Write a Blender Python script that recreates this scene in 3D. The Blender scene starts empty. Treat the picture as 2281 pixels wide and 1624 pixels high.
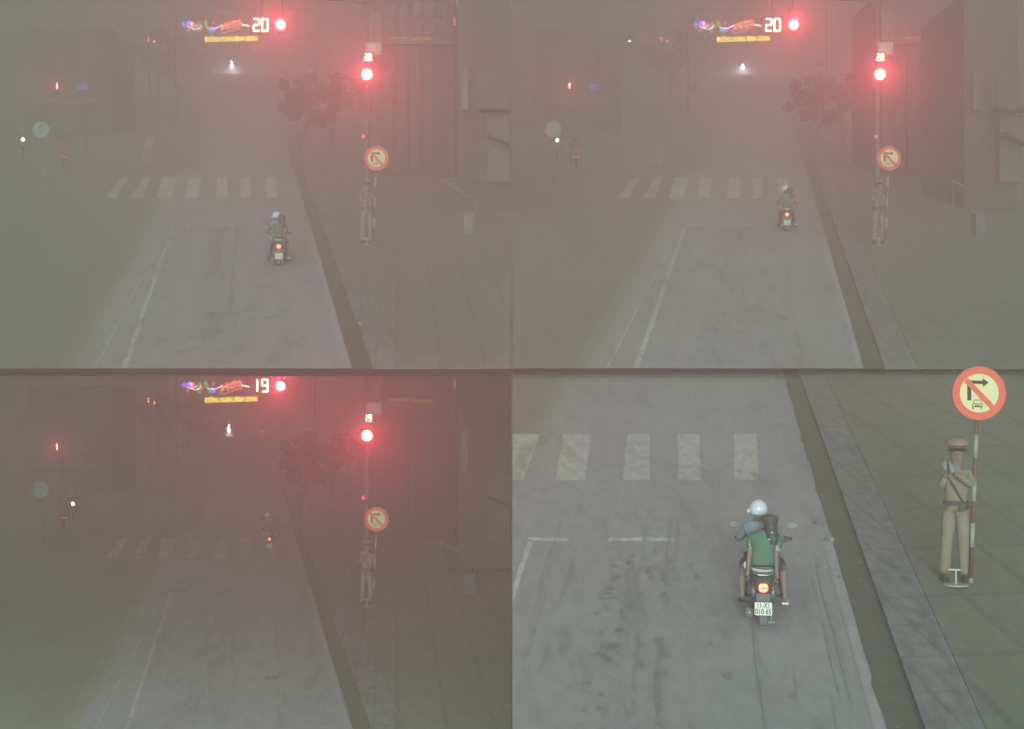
import bpy, math, random
from mathutils import Vector, Matrix

# ---------------------------------------------------------------- camera, world, sun, exposure
S = bpy.context.scene
F = 3000.0                                   # focal length in units of a 2281 wide frame
cam = bpy.data.cameras.new('camera')
co = bpy.data.objects.new('camera', cam)
S.collection.objects.link(co); S.camera = co
cam.sensor_width = 36; cam.lens = 36 * F / 2281; cam.clip_end = 3000
co.rotation_euler = (math.pi / 2, 0, 0)
W = bpy.data.worlds.new('World'); S.world = W; W.use_nodes = True
bg = W.node_tree.nodes['Background']
bg.inputs[0].default_value = (.46, .49, .445, 1); bg.inputs[1].default_value = .30
sl = bpy.data.lights.new('sun', 'SUN'); sl.energy = 3.4; sl.angle = math.radians(24); sl.color = (.78, 1, .91)
so = bpy.data.objects.new('sun', sl); S.collection.objects.link(so)
so.rotation_euler = (math.radians(90 - 6.3), 0, math.radians(-3))
S.view_settings.view_transform = 'Standard'; S.view_settings.look = 'None'
S.view_settings.exposure = 0; S.view_settings.gamma = 1
S.cycles.volume_bounces = 6; S.cycles.max_bounces = 8; S.cycles.diffuse_bounces = 2
S.cycles.sample_clamp_indirect = 3.0
RED_POWER = 1450.0
HAZE_DENSITY = .0195
random.seed(7)
col = S.collection

# ---------------------------------------------------------------- materials
MATS = {}
def mat(name, c, rough=.75, metal=0, em=None, es=0, var=0, scale=8, coat=0):
    if name in MATS: return MATS[name]
    m = bpy.data.materials.new(name); m.use_nodes = True
    nt = m.node_tree; b = nt.nodes['Principled BSDF']
    b.inputs['Base Color'].default_value = (*c, 1); b.inputs['Roughness'].default_value = rough
    b.inputs['Metallic'].default_value = metal; b.inputs['Coat Weight'].default_value = coat
    if em:
        b.inputs['Emission Color'].default_value = (*em, 1); b.inputs['Emission Strength'].default_value = es
        m.cycles.emission_sampling = 'NONE'
    if var:
        tc = nt.nodes.new('ShaderNodeTexCoord'); n = nt.nodes.new('ShaderNodeTexNoise')
        n.inputs['Scale'].default_value = scale; n.inputs['Detail'].default_value = 6
        r = nt.nodes.new('ShaderNodeMapRange'); r.inputs[1].default_value = .3; r.inputs[2].default_value = .7
        r.inputs[3].default_value = 1 - var; r.inputs[4].default_value = 1 + var
        mx = nt.nodes.new('ShaderNodeVectorMath'); mx.operation = 'SCALE'; mx.inputs[0].default_value = c
        nt.links.new(tc.outputs['Object'], n.inputs['Vector']); nt.links.new(n.outputs[0], r.inputs[0])
        nt.links.new(r.outputs[0], mx.inputs['Scale']); nt.links.new(mx.outputs[0], b.inputs['Base Color'])
    MATS[name] = m
    return m

def ground_mat(name, c, stain=.0, tiles=0, rough=.8, fine=.12):
    """asphalt / paving: fine grain, broad blotches, worn stains along the road, optional slab joints"""
    m = bpy.data.materials.new(name); m.use_nodes = True
    nt = m.node_tree; N = nt.nodes; L = nt.links; b = N['Principled BSDF']
    b.inputs['Roughness'].default_value = rough
    geo = N.new('ShaderNodeNewGeometry')
    def noise(sx, sy, sc, det, lo, hi, a, z, src=None):
        mp = N.new('ShaderNodeMapping'); mp.inputs['Scale'].default_value = (sx, sy, sy)
        n = N.new('ShaderNodeTexNoise'); n.inputs['Scale'].default_value = sc; n.inputs['Detail'].default_value = det
        r = N.new('ShaderNodeMapRange')
        for i, v in ((1, lo), (2, hi), (3, a), (4, z)): r.inputs[i].default_value = v
        L.new(geo.outputs['Position'], mp.inputs[0]); L.new(mp.outputs[0], n.inputs['Vector']); L.new(n.outputs[0], r.inputs[0])
        return r.outputs[0]
    def mul(a, b_):
        k = N.new('ShaderNodeMath'); k.operation = 'MULTIPLY'; L.new(a, k.inputs[0]); L.new(b_, k.inputs[1]); return k.outputs[0]
    v = mul(noise(1, .4, 9, 8, .35, .65, 1 - fine, 1 + fine), noise(1, .35, .4, 4, .3, .7, .94, 1.06))
    if stain:
        v = mul(v, noise(1, .18, 2.6, 7, .56, .66, 1, 1 - stain))
    if tiles:
        bt = N.new('ShaderNodeTexBrick'); bt.offset = 0
        bt.inputs['Color1'].default_value = (1, 1, 1, 1); bt.inputs['Color2'].default_value = (.95, .95, .95, 1)
        bt.inputs['Mortar'].default_value = (.8, .8, .8, 1); bt.inputs['Scale'].default_value = tiles
        bt.inputs['Mortar Size'].default_value = .03; bt.inputs['Row Height'].default_value = .9
        mp = N.new('ShaderNodeMapping'); mp.inputs['Rotation'].default_value = (0, 0, -.085)
        L.new(geo.outputs['Position'], mp.inputs[0]); L.new(mp.outputs[0], bt.inputs[0])
        sp = N.new('ShaderNodeSeparateColor'); L.new(bt.outputs[0], sp.inputs[0]); v = mul(v, sp.outputs[0])
    s = N.new('ShaderNodeVectorMath'); s.operation = 'SCALE'; s.inputs[0].default_value = c
    L.new(v, s.inputs['Scale']); L.new(s.outputs[0], b.inputs['Base Color'])
    return m

ASPHALT = ground_mat('asphalt', (.385, .385, .41), .16, fine=.08)
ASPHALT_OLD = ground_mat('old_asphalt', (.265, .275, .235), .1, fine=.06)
PAVE = ground_mat('paving', (.265, .27, .28), .2, 1.1, fine=.2)
SLABS = ground_mat('slabs', (.25, .262, .22), .08, .55, fine=.08)
GUTTER = ground_mat('gutter', (.155, .165, .125), .15, fine=.08)
PAINT = ground_mat('road_paint', (.68, .67, .63), .25, fine=.15)
PAINT_W = ground_mat('worn_paint', (.56, .56, .56), .3, fine=.2)
STAIN = ground_mat('stain', (.29, .295, .30), .1)
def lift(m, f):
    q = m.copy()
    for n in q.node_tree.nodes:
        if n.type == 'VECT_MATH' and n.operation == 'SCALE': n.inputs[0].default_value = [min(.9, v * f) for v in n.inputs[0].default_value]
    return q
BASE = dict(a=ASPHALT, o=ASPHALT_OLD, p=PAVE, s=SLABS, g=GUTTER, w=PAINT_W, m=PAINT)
LIGHTENED = {k: lift(m, 1.8) for k, m in BASE.items()}       # lower left street: colours raised to offset the terrace's shade
CLOSE = {k: lift(m, .86 if k == 'm' else 1.15 if k == 'w' else 1.05) for k, m in BASE.items()}  # close street: most colours raised a little to offset its dimmer light
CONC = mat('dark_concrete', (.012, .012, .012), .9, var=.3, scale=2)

# ---------------------------------------------------------------- mesh helpers
class MB:
    def __init__(s): s.v = []; s.f = []; s.m = []
    def add(s, v, f, mi=0):
        o = len(s.v); s.v += [tuple(p) for p in v]; s.f += [tuple(i + o for i in q) for q in f]; s.m += [mi] * len(f); return s
    def box(s, c, d, mi=0, bev=0):
        x, y, z = c; a, b, h = d[0] / 2, d[1] / 2, d[2] / 2
        if bev:
            t = bev; P = [(-a + t, -h), (a - t, -h), (a, -h + t), (a, h - t), (a - t, h), (-a + t, h), (-a, h - t), (-a, -h + t)]
            return s.prism([(x + p, z + q) for p, q in P], y - b, y + b, mi)
        v = [(x + i * a, y + j * b, z + k * h) for i in (-1, 1) for j in (-1, 1) for k in (-1, 1)]
        return s.add(v, [(0, 1, 3, 2), (4, 6, 7, 5), (0, 4, 5, 1), (2, 3, 7, 6), (0, 2, 6, 4), (1, 5, 7, 3)], mi)
    def prism(s, pts, y0, y1, mi=0):                      # polygon in x,z extruded along y
        n = len(pts); v = [(p[0], y0, p[1]) for p in pts] + [(p[0], y1, p[1]) for p in pts]
        f = [tuple(range(n)), tuple(range(2 * n - 1, n - 1, -1))] + [(i, i + n, (i + 1) % n + n, (i + 1) % n) for i in range(n)]
        return s.add(v, f, mi)
    def disc(s, c, r, th=.01, n=32, mi=0, rx=None):
        rx = rx or r
        return s.prism([(c[0] + rx * math.cos(t * 2 * math.pi / n), c[2] + r * math.sin(t * 2 * math.pi / n)) for t in range(n)], c[1] - th / 2, c[1] + th / 2, mi)
    def ring(s, c, r0, r1, th=.01, n=40, mi=0):
        v = []; f = []
        for i in range(n):
            a = i * 2 * math.pi / n
            for r in (r0, r1):
                for y in (-th / 2, th / 2): v.append((c[0] + r * math.cos(a), c[1] + y, c[2] + r * math.sin(a)))
        for i in range(n):
            a = 4 * i; b = 4 * ((i + 1) % n)
            f += [(a, b, b + 2, a + 2), (a + 1, a + 3, b + 3, b + 1), (a, a + 1, b + 1, b), (a + 2, b + 2, b + 3, a + 3)]
        return s.add(v, f, mi)
    def tube(s, pts, r, n=8, mi=0):
        pts = [Vector(p) for p in pts]; k = len(pts)
        rs = r if isinstance(r, (list, tuple)) else [r] * k
        v = []; f = []; u = None
        for i, p in enumerate(pts):
            t = (pts[min(i + 1, k - 1)] - pts[max(i - 1, 0)]).normalized()
            if u is None: u = t.orthogonal().normalized()
            u = (u - t * u.dot(t)); u = u.normalized() if u.length > 1e-6 else t.orthogonal().normalized()
            w = t.cross(u)
            for j in range(n):
                a = j * 2 * math.pi / n; v.append(p + (u * math.cos(a) + w * math.sin(a)) * rs[i])
        for i in range(k - 1):
            for j in range(n):
                f.append((i * n + j, i * n + (j + 1) % n, (i + 1) * n + (j + 1) % n, (i + 1) * n + j))
        f += [tuple(range(n - 1, -1, -1)), tuple((k - 1) * n + j for j in range(n))]
        return s.add(v, f, mi)
    def ball(s, c, r, n=16, mi=0, zc=-1):                 # ellipsoid; zc: cut below this fraction
        rx, ry, rz = r if isinstance(r, (tuple, list)) else (r, r, r)
        m = n // 2; v = []; f = []
        t0 = -math.asin(max(-1, min(1, -zc)))
        for i in range(m + 1):
            t = t0 + (math.pi / 2 - t0) * i / m
            for j in range(n):
                a = j * 2 * math.pi / n
                v.append((c[0] + rx * math.cos(t) * math.cos(a), c[1] + ry * math.cos(t) * math.sin(a), c[2] + rz * math.sin(t)))
        for i in range(m):
            for j in range(n): f.append((i * n + j, i * n + (j + 1) % n, (i + 1) * n + (j + 1) % n, (i + 1) * n + j))
        f.append(tuple(range(n - 1, -1, -1)))
        return s.add(v, f, mi)
    def wheel(s, c, r, w, n=32, prof=None, mi=0):          # round in y,z, axle along x
        prof = prof or [(-1, .84), (-.8, .95), (-.3, 1), (.3, 1), (.8, .95), (1, .84), (.9, .76), (-.9, .76)]
        k = len(prof); v = []; f = []
        for i in range(n):
            a = i * 2 * math.pi / n
            for px, pr in prof: v.append((c[0] + px * w / 2, c[1] + pr * r * math.cos(a), c[2] + pr * r * math.sin(a)))
        for i in range(n):
            for j in range(k): f.append((i * k + j, ((i + 1) % n) * k + j, ((i + 1) % n) * k + (j + 1) % k, i * k + (j + 1) % k))
        return s.add(v, f, mi)
    def build(s, name, m, parent=None, smooth=False):
        me = bpy.data.meshes.new(name); me.from_pydata(s.v, [], s.f)
        for q in (m if isinstance(m, (list, tuple)) else [m]): me.materials.append(q)
        for p, i in zip(me.polygons, s.m): p.material_index = i; p.use_smooth = smooth
        me.update()
        import bmesh
        bm = bmesh.new(); bm.from_mesh(me); bmesh.ops.recalc_face_normals(bm, faces=bm.faces); bm.to_mesh(me); bm.free()
        o = bpy.data.objects.new(name, me); col.objects.link(o); o.parent = parent
        return o

def tag(o, label, cat, group=None, kind=None):
    if label: o['label'] = label
    if cat: o['category'] = cat
    if group: o['group'] = group
    if kind: o['kind'] = kind
    return o
def thing(name):
    o = bpy.data.objects.new(name, None); o.empty_display_size = .2; col.objects.link(o); return o

def bake(o):
    """turn modifiers or a text curve into a plain mesh object"""
    bpy.context.view_layer.update()
    dg = bpy.context.evaluated_depsgraph_get()
    me = bpy.data.meshes.new_from_object(o.evaluated_get(dg), depsgraph=dg)
    n = o.name; par = o.parent; mw = o.matrix_local.copy()
    bpy.data.objects.remove(o)
    q = bpy.data.objects.new(n, me); col.objects.link(q); q.parent = par; q.matrix_local = mw; me.name = n
    return q

def skin(name, nodes, edges, m, parent, sub=2, root=None):
    keys = list(nodes); me = bpy.data.meshes.new(name)
    me.from_pydata([nodes[k][0] for k in keys], [(keys.index(a), keys.index(b)) for a, b in edges], [])
    o = bpy.data.objects.new(name, me); col.objects.link(o); o.parent = parent
    sk = o.modifiers.new('skin', 'SKIN'); sk.use_smooth_shade = True
    for i, k in enumerate(keys):
        r = nodes[k][1]; r = r if isinstance(r, tuple) else (r, r)
        me.skin_vertices[0].data[i].radius = r
        me.skin_vertices[0].data[i].use_root = (k == (root or keys[0]))
    ss = o.modifiers.new('sub', 'SUBSURF'); ss.levels = sub; ss.render_levels = sub
    o = bake(o); o.data.materials.clear(); o.data.materials.append(m)
    for p in o.data.polygons: p.use_smooth = True
    return o

def text(name, body, size, m, parent, loc, depth=.004, xs=1.0, width=None, rot=None, align='CENTER'):
    cu = bpy.data.curves.new(name, 'FONT'); cu.body = body; cu.size = size; cu.extrude = depth
    cu.align_x = align; cu.align_y = 'CENTER'; cu.resolution_u = 2; cu.offset = size * .012
    o = bpy.data.objects.new(name, cu); col.objects.link(o); o.parent = parent
    o = bake(o)
    xs_ = [v.co.x for v in o.data.vertices]
    if width and xs_: xs = width / (max(xs_) - min(xs_))
    M = Matrix.Rotation(math.pi / 2, 4, 'X')
    if rot: M = Matrix.Rotation(rot, 4, 'Y') @ M
    o.data.transform(M @ Matrix.Diagonal((xs, 1, 1, 1))); o.location = loc
    o.data.materials.clear(); o.data.materials.append(m)
    return o

def copy_tree(o, parent=None):
    c = o.copy(); col.objects.link(c); c.parent = parent
    for ch in list(o.children): copy_tree(ch, c)
    return c

# ---------------------------------------------------------------- the four streets
H = 6.3                                     # camera above the lower left street, in metres
class St:
    def __init__(s, ox, oy, k, where, H=6.3):
        s.ox, s.oy, s.k, s.where, s.H, s.sc = ox, oy, k, where, H, H / 6.3
        s.ta = (812 - (oy + k * 70)) / F
    def g(s, x, y, up=0):                   # a spot on the street surface (or on a pavement `up` metres higher)
        X, Y = s.ox + s.k * x, s.oy + s.k * y
        up *= s.sc
        D = (s.H - up) * F / (s.k * (y - 70))
        return Vector(((X - 1140.5) / F * D, D, -s.H + up + s.ta * D))
TL = St(0, 0, 1, 'upper left', 7.0); TR = St(1140.5, 0, 1, 'upper right', 7.0)
BL = St(0, 803, 1, 'lower left'); BR = St(332, 98.6, 2.2, 'lower right', 5.5)
STREETS = [TL, TR, BL, BR]
KERB = .07

def m_at(y, up=0): return (H - up) / (y - 70)      # metres per unit at that depth, the same in each street

# ---- ground sheets
def sheet(name, st, pts, m, lift=0, up=0, h=0):
    mb = MB(); P = [st.g(x, y, up(y) if callable(up) else up) + Vector((0, 0, lift)) for x, y in pts]; n = len(P)
    if h:
        Q = [p - Vector((0, 0, h)) for p in P]
        mb.add(P + Q, [tuple(range(n)), tuple(range(2 * n - 1, n - 1, -1))] + [(i, (i + 1) % n, (i + 1) % n + n, i + n) for i in range(n)])
    else: mb.add(P, [tuple(range(n))])
    o = mb.build(name, m); o['kind'] = 'structure'; return o
def line_x(x0, y0, x1, y1, y): return x0 + (x1 - x0) * (y - y0) / (y1 - y0)

VP = (565, 70)
def band(a, b, ylo, yhi):
    """strip of ground between two lines that meet at the vanishing point; a, b = x where they cross y=821"""
    f = lambda X, y: VP[0] + (X - VP[0]) * (y - 70) / 751
    return [(f(a, ylo), ylo), (f(b, ylo), ylo), (f(b, yhi), yhi), (f(a, yhi), yhi)]

# base terrain of the upper terrace (one slope for both upper streets) with its dark front edge
D0, D1 = TL.g(0, 821)[1], 455
def zt(D): return -TL.H + TL.ta * D
mb = MB(); X = 190
hw = lambda D: 7 + .46 * D
def terr(dz, d0): return [(-hw(d0), d0, zt(d0) + dz), (hw(d0), d0, zt(d0) + dz), (hw(D1), D1, zt(D1) + dz), (-hw(D1), D1, zt(D1) + dz)]
mb.add(terr(0, D0), [(0, 1, 2, 3)])
tag(mb.build('ground', SLABS), None, None, kind='structure')
tag(MB().add(terr(-.13, D0 + 1.5), [(0, 1, 2, 3)]).build('bounce_sheet', mat('bounce_white', (.7, .7, .68), .9)), None, None, kind='structure')  # unseen pale sheet added to bounce light onto the street below
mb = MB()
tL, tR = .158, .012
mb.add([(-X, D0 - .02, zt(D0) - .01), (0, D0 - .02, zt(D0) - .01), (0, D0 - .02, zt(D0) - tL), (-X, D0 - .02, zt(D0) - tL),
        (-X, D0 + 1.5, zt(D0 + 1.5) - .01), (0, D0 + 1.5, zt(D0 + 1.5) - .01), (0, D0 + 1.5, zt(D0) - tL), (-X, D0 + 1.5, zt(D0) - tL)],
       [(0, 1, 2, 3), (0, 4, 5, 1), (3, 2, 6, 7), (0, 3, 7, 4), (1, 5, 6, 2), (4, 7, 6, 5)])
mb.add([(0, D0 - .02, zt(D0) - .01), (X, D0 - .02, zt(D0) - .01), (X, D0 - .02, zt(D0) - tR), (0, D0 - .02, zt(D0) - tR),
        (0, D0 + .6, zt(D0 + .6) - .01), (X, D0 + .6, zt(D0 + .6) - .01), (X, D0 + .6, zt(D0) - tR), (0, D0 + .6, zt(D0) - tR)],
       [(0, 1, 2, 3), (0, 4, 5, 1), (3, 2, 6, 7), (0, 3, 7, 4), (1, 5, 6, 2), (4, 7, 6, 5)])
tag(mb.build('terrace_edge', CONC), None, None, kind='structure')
# lower streets: level ground at the left, a ramp at the right whose side wall stands on the seam
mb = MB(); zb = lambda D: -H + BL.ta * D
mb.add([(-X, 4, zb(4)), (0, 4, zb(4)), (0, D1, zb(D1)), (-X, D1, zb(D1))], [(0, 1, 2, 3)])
tag(mb.build('ground', LIGHTENED['s']), None, None, kind='structure')
mb = MB(); zr = lambda D: -BR.H + BR.ta * D; DR = 29.2
mb.add([(.01, 4, zr(4)), (X, 4, zr(4)), (X, DR, zr(DR)), (.01, DR, zr(DR)), (.01, 4, zr(4) - .6), (X, 4, zr(4) - .6), (X, DR, zb(DR)), (.01, DR, zb(DR))],
       [(0, 1, 2, 3), (0, 4, 5, 1), (0, 3, 7, 4), (1, 5, 6, 2), (2, 6, 7, 3), (4, 7, 6, 5)])
tag(mb.build('ground', SLABS), None, None, kind='structure')

def clipx(pts, x0, x1):
    """Sutherland-Hodgman clip of a street polygon between two lines of constant x"""
    for s_, X_ in ((1, x0), (-1, x1)):
        out = []
        for i, p in enumerate(pts):
            q = pts[(i + 1) % len(pts)]; ip = s_ * (p[0] - X_) >= 0; iq = s_ * (q[0] - X_) >= 0
            if ip: out.append(p)
            if ip != iq:
                t = (X_ - p[0]) / (q[0] - p[0]); out.append((X_, p[1] + t * (q[1] - p[1])))
        pts = out
    return pts

stripes = [((233, 259), (272, 286)), ((290, 319), (320, 335)), ((350, 379), (362, 396)), ((412, 441), (419, 448)),
           ((479, 507), (485, 507)), ((536, 559), (535, 557)), ((593, 617), (592, 615))]
for st in STREETS:
    G = LIGHTENED if st is BL else CLOSE if st is BR else BASE
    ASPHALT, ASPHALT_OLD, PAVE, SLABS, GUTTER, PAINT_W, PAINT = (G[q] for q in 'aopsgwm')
    lo = 328.5 if st is BR else 117
    hi = 821 if st in (TL, TR) else 1000
    x0, x1 = (368, 1300) if st is BR else (-400 if st in (TL, BL) else 2, 1138)
    C = lambda p: clipx(p, x0, x1)
    # carriageways
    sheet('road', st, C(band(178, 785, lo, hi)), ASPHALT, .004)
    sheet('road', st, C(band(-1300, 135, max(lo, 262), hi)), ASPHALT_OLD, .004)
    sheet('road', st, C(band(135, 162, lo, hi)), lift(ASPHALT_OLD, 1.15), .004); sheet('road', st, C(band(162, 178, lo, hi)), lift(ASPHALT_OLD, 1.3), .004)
    if st is not BR:
        sheet('side_street', st, C([(-900, 285), (470, 285), (440, 378), (-900, 378)]), ASPHALT_OLD, .008)
    # gutter and raised pavement with its kerb
    rg = random.Random(9); n = 60; L_ = []
    for i in range(n + 1):                                   # washed-out, uneven inner edge
        q = 1 / (1 / (lo - 70) + (1 / (hi - 70) - 1 / (lo - 70)) * i / n) + 70
        L_.append((VP[0] + (785 + rg.gauss(0, 2.6) + (4 if i % 7 == 3 else 0) - VP[0]) * (q - 70) / 751, q))
    f_ = lambda X_, q: VP[0] + (X_ - VP[0]) * (q - 70) / 751
    mbg = MB()
    for (xa, ya), (xb, yb) in zip(L_, L_[1:]):
        mbg.add([st.g(u_, v_) + Vector((0, 0, .012)) for u_, v_ in ((xa, ya), (xb, yb), (f_(832, yb), yb), (f_(832, ya), ya))], [(0, 1, 2, 3)])
    mbg.build('gutter', GUTTER)['kind'] = 'structure'
    for a, b, mm in ((832, 905, PAVE), (906, 1500, SLABS)):
        rows = ((max(lo, 150), 790), (790, 821)) if hi == 821 else ((max(lo, 150), hi),)
        for r0, r1 in rows:
            ups = lambda y: KERB if y <= 790 or hi > 821 else .006
            sheet('pavement', st, C(band(a, b, r0, r1)), mm, 0, ups, KERB + .01 if r1 != 821 else .01)
    # painted markings
    for k, (b, t) in enumerate(stripes):
        if st is BR and k < 2: continue
        sheet('crossing_stripe', st, C([(t[0], 395), (t[1], 395), (b[1], 442), (b[0], 442)]), PAINT_W if k < 2 else PAINT, .009)
    sheet('lane_line', st, C([(384, 502), (389, 502), (283 - 22 * (hi > 821) * 2.4, hi), (270 - 22 * (hi > 821) * 2.4, hi)]), PAINT_W, .009)
    sheet('lane_line', st, C([(352, 545), (354.5, 545), (214, 821), (209, 821)]), PAINT_W, .009)
    for a, b in ((384, 424), (466, 532), (683, 713)):
        sheet('stop_line', st, [(a, 500), (b, 500), (b + 1, 504), (a - 1, 504)], PAINT_W, .009)
    sheet('edge_line', st, C(band(768, 783, 500, hi)), lift(ASPHALT, 1.16), .009)
    # patches of dirt and worn tar, flat on the road
    rr = random.Random(5); mb = MB()
    spots = [(602, 708, 19, 4), (560, 712, 6, 4), (463, 560, 10, 3), (470, 610, 12, 4), (585, 640, 6, 4), (652, 660, 5, 3), (470, 700, 9, 3)]
    for _ in range(150):
        cx = rr.choice((472, 487, 508, 528)); y = rr.uniform(515, 815)
        spots.append((565 + (cx - 565) * (y - 70) / 450 + rr.gauss(0, 3.5 * (y - 70) / 450), y, rr.uniform(1, 4.5), rr.uniform(.7, 2.6)))
    for _ in range(26): spots.append((565 + (rr.uniform(400, 760) - 565) * 1.2, rr.uniform(480, 815), rr.uniform(1, 4), rr.uniform(.8, 2)))
    hh = .0126
    for _ in range(44):                                      # long faint streaks worn by wheels
        cx = rr.choice((300, 340, 455, 505, 640, 690, 740)) + rr.gauss(0, 9); y0 = rr.uniform(470, 760); y1 = min(y0 + rr.uniform(20, 90), hi - 1 if hi == 821 else 990)
        wd = rr.uniform(.8, 3.0); hh += .0001
        gx = lambda q, d: VP[0] + (cx + d - VP[0]) * (q - 70) / 751
        if min(gx(y0, -9), gx(y1, -9)) < x0: continue
        mb.add([st.g(gx(y0, -wd * .3), y0) + Vector((0, 0, hh)), st.g(gx(y0, wd * .3), y0) + Vector((0, 0, hh)), st.g(gx((y0 + y1) / 2, wd), (y0 + y1) / 2) + Vector((0, 0, hh)),
                st.g(gx(y1, wd * .3), y1) + Vector((0, 0, hh)), st.g(gx(y1, -wd * .3), y1) + Vector((0, 0, hh)), st.g(gx((y0 + y1) / 2, -wd), (y0 + y1) / 2) + Vector((0, 0, hh))], [(0, 1, 2, 3, 4, 5)], 1)
    for cx, cy, a, b in spots:
        n = 9; P = []; hh += .0001
        for i in range(n):
            r = rr.uniform(.6, 1.15); t = i * 2 * math.pi / n
            P.append(st.g(cx + a * r * math.cos(t), min(cy + b * r * math.sin(t), hi), 0) + Vector((0, 0, hh)))
        mb.add(P, [tuple(range(n))])
    f_ = 1.75 if st is BL else 1.12 if st is BR else 1  # stains raised in step with the lightened ground colours
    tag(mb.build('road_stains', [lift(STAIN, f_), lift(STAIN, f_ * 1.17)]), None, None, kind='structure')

# ---------------------------------------------------------------- object materials
BLACK = mat('black_plastic', (.13, .13, .125), .4, var=.15)
DARK = mat('dark_paint', (.12, .125, .12), .35, var=.1)
RUB = mat('rubber', (.075, .075, .075), .85)
STEEL = mat('steel', (.42, .43, .45), .35, .6)
CHROME = mat('chrome', (.5, .52, .54), .35, .6)
GREY = mat('galvanised_pole', (.16, .165, .17), .6, 0, var=.15, scale=5)
WHITE = mat('white_paint', (.62, .62, .6), .5)
PALE = mat('pale_paint', (.5, .5, .46), .6)
SKIN = mat('skin', (.31, .22, .185), .6)
HELMET = mat('white_helmet', (.80, .86, .98), .25, coat=.5, var=.04)
SHIRT_B = mat('light_blue_cloth', (.26, .31, .40), .85, var=.1)
SHIRT_G = mat('green_cloth', (.12, .225, .16), .9, var=.12)
TROUS = mat('dark_cloth', (.105, .108, .11), .9, var=.1)
HAIR = mat('dark_hair', (.085, .082, .08), .6, var=.3, scale=40)
WHITE_C = mat('white_cloth', (.62, .66, .63), .9)
TAN = mat('tan_uniform', (.32, .26, .20), .85, var=.1)
GLOVE = mat('white_glove', (.42, .40, .42), .8)
BELT = mat('dark_belt', (.08, .075, .07), .6)
REDP = mat('sign_red', (1.0, .16, .10), .5)
CREAM = mat('sign_cream', (1.0, .86, .50), .5)
INK = mat('sign_black', (.06, .045, .02), .6)
BLUE = mat('sign_blue', (.06, .16, .85), .5)
def glow(name, c, s): return mat(name, c, .5, 0, c, s)

# ---------------------------------------------------------------- prototypes: local x right, y away, z up
protos = {}

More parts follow.
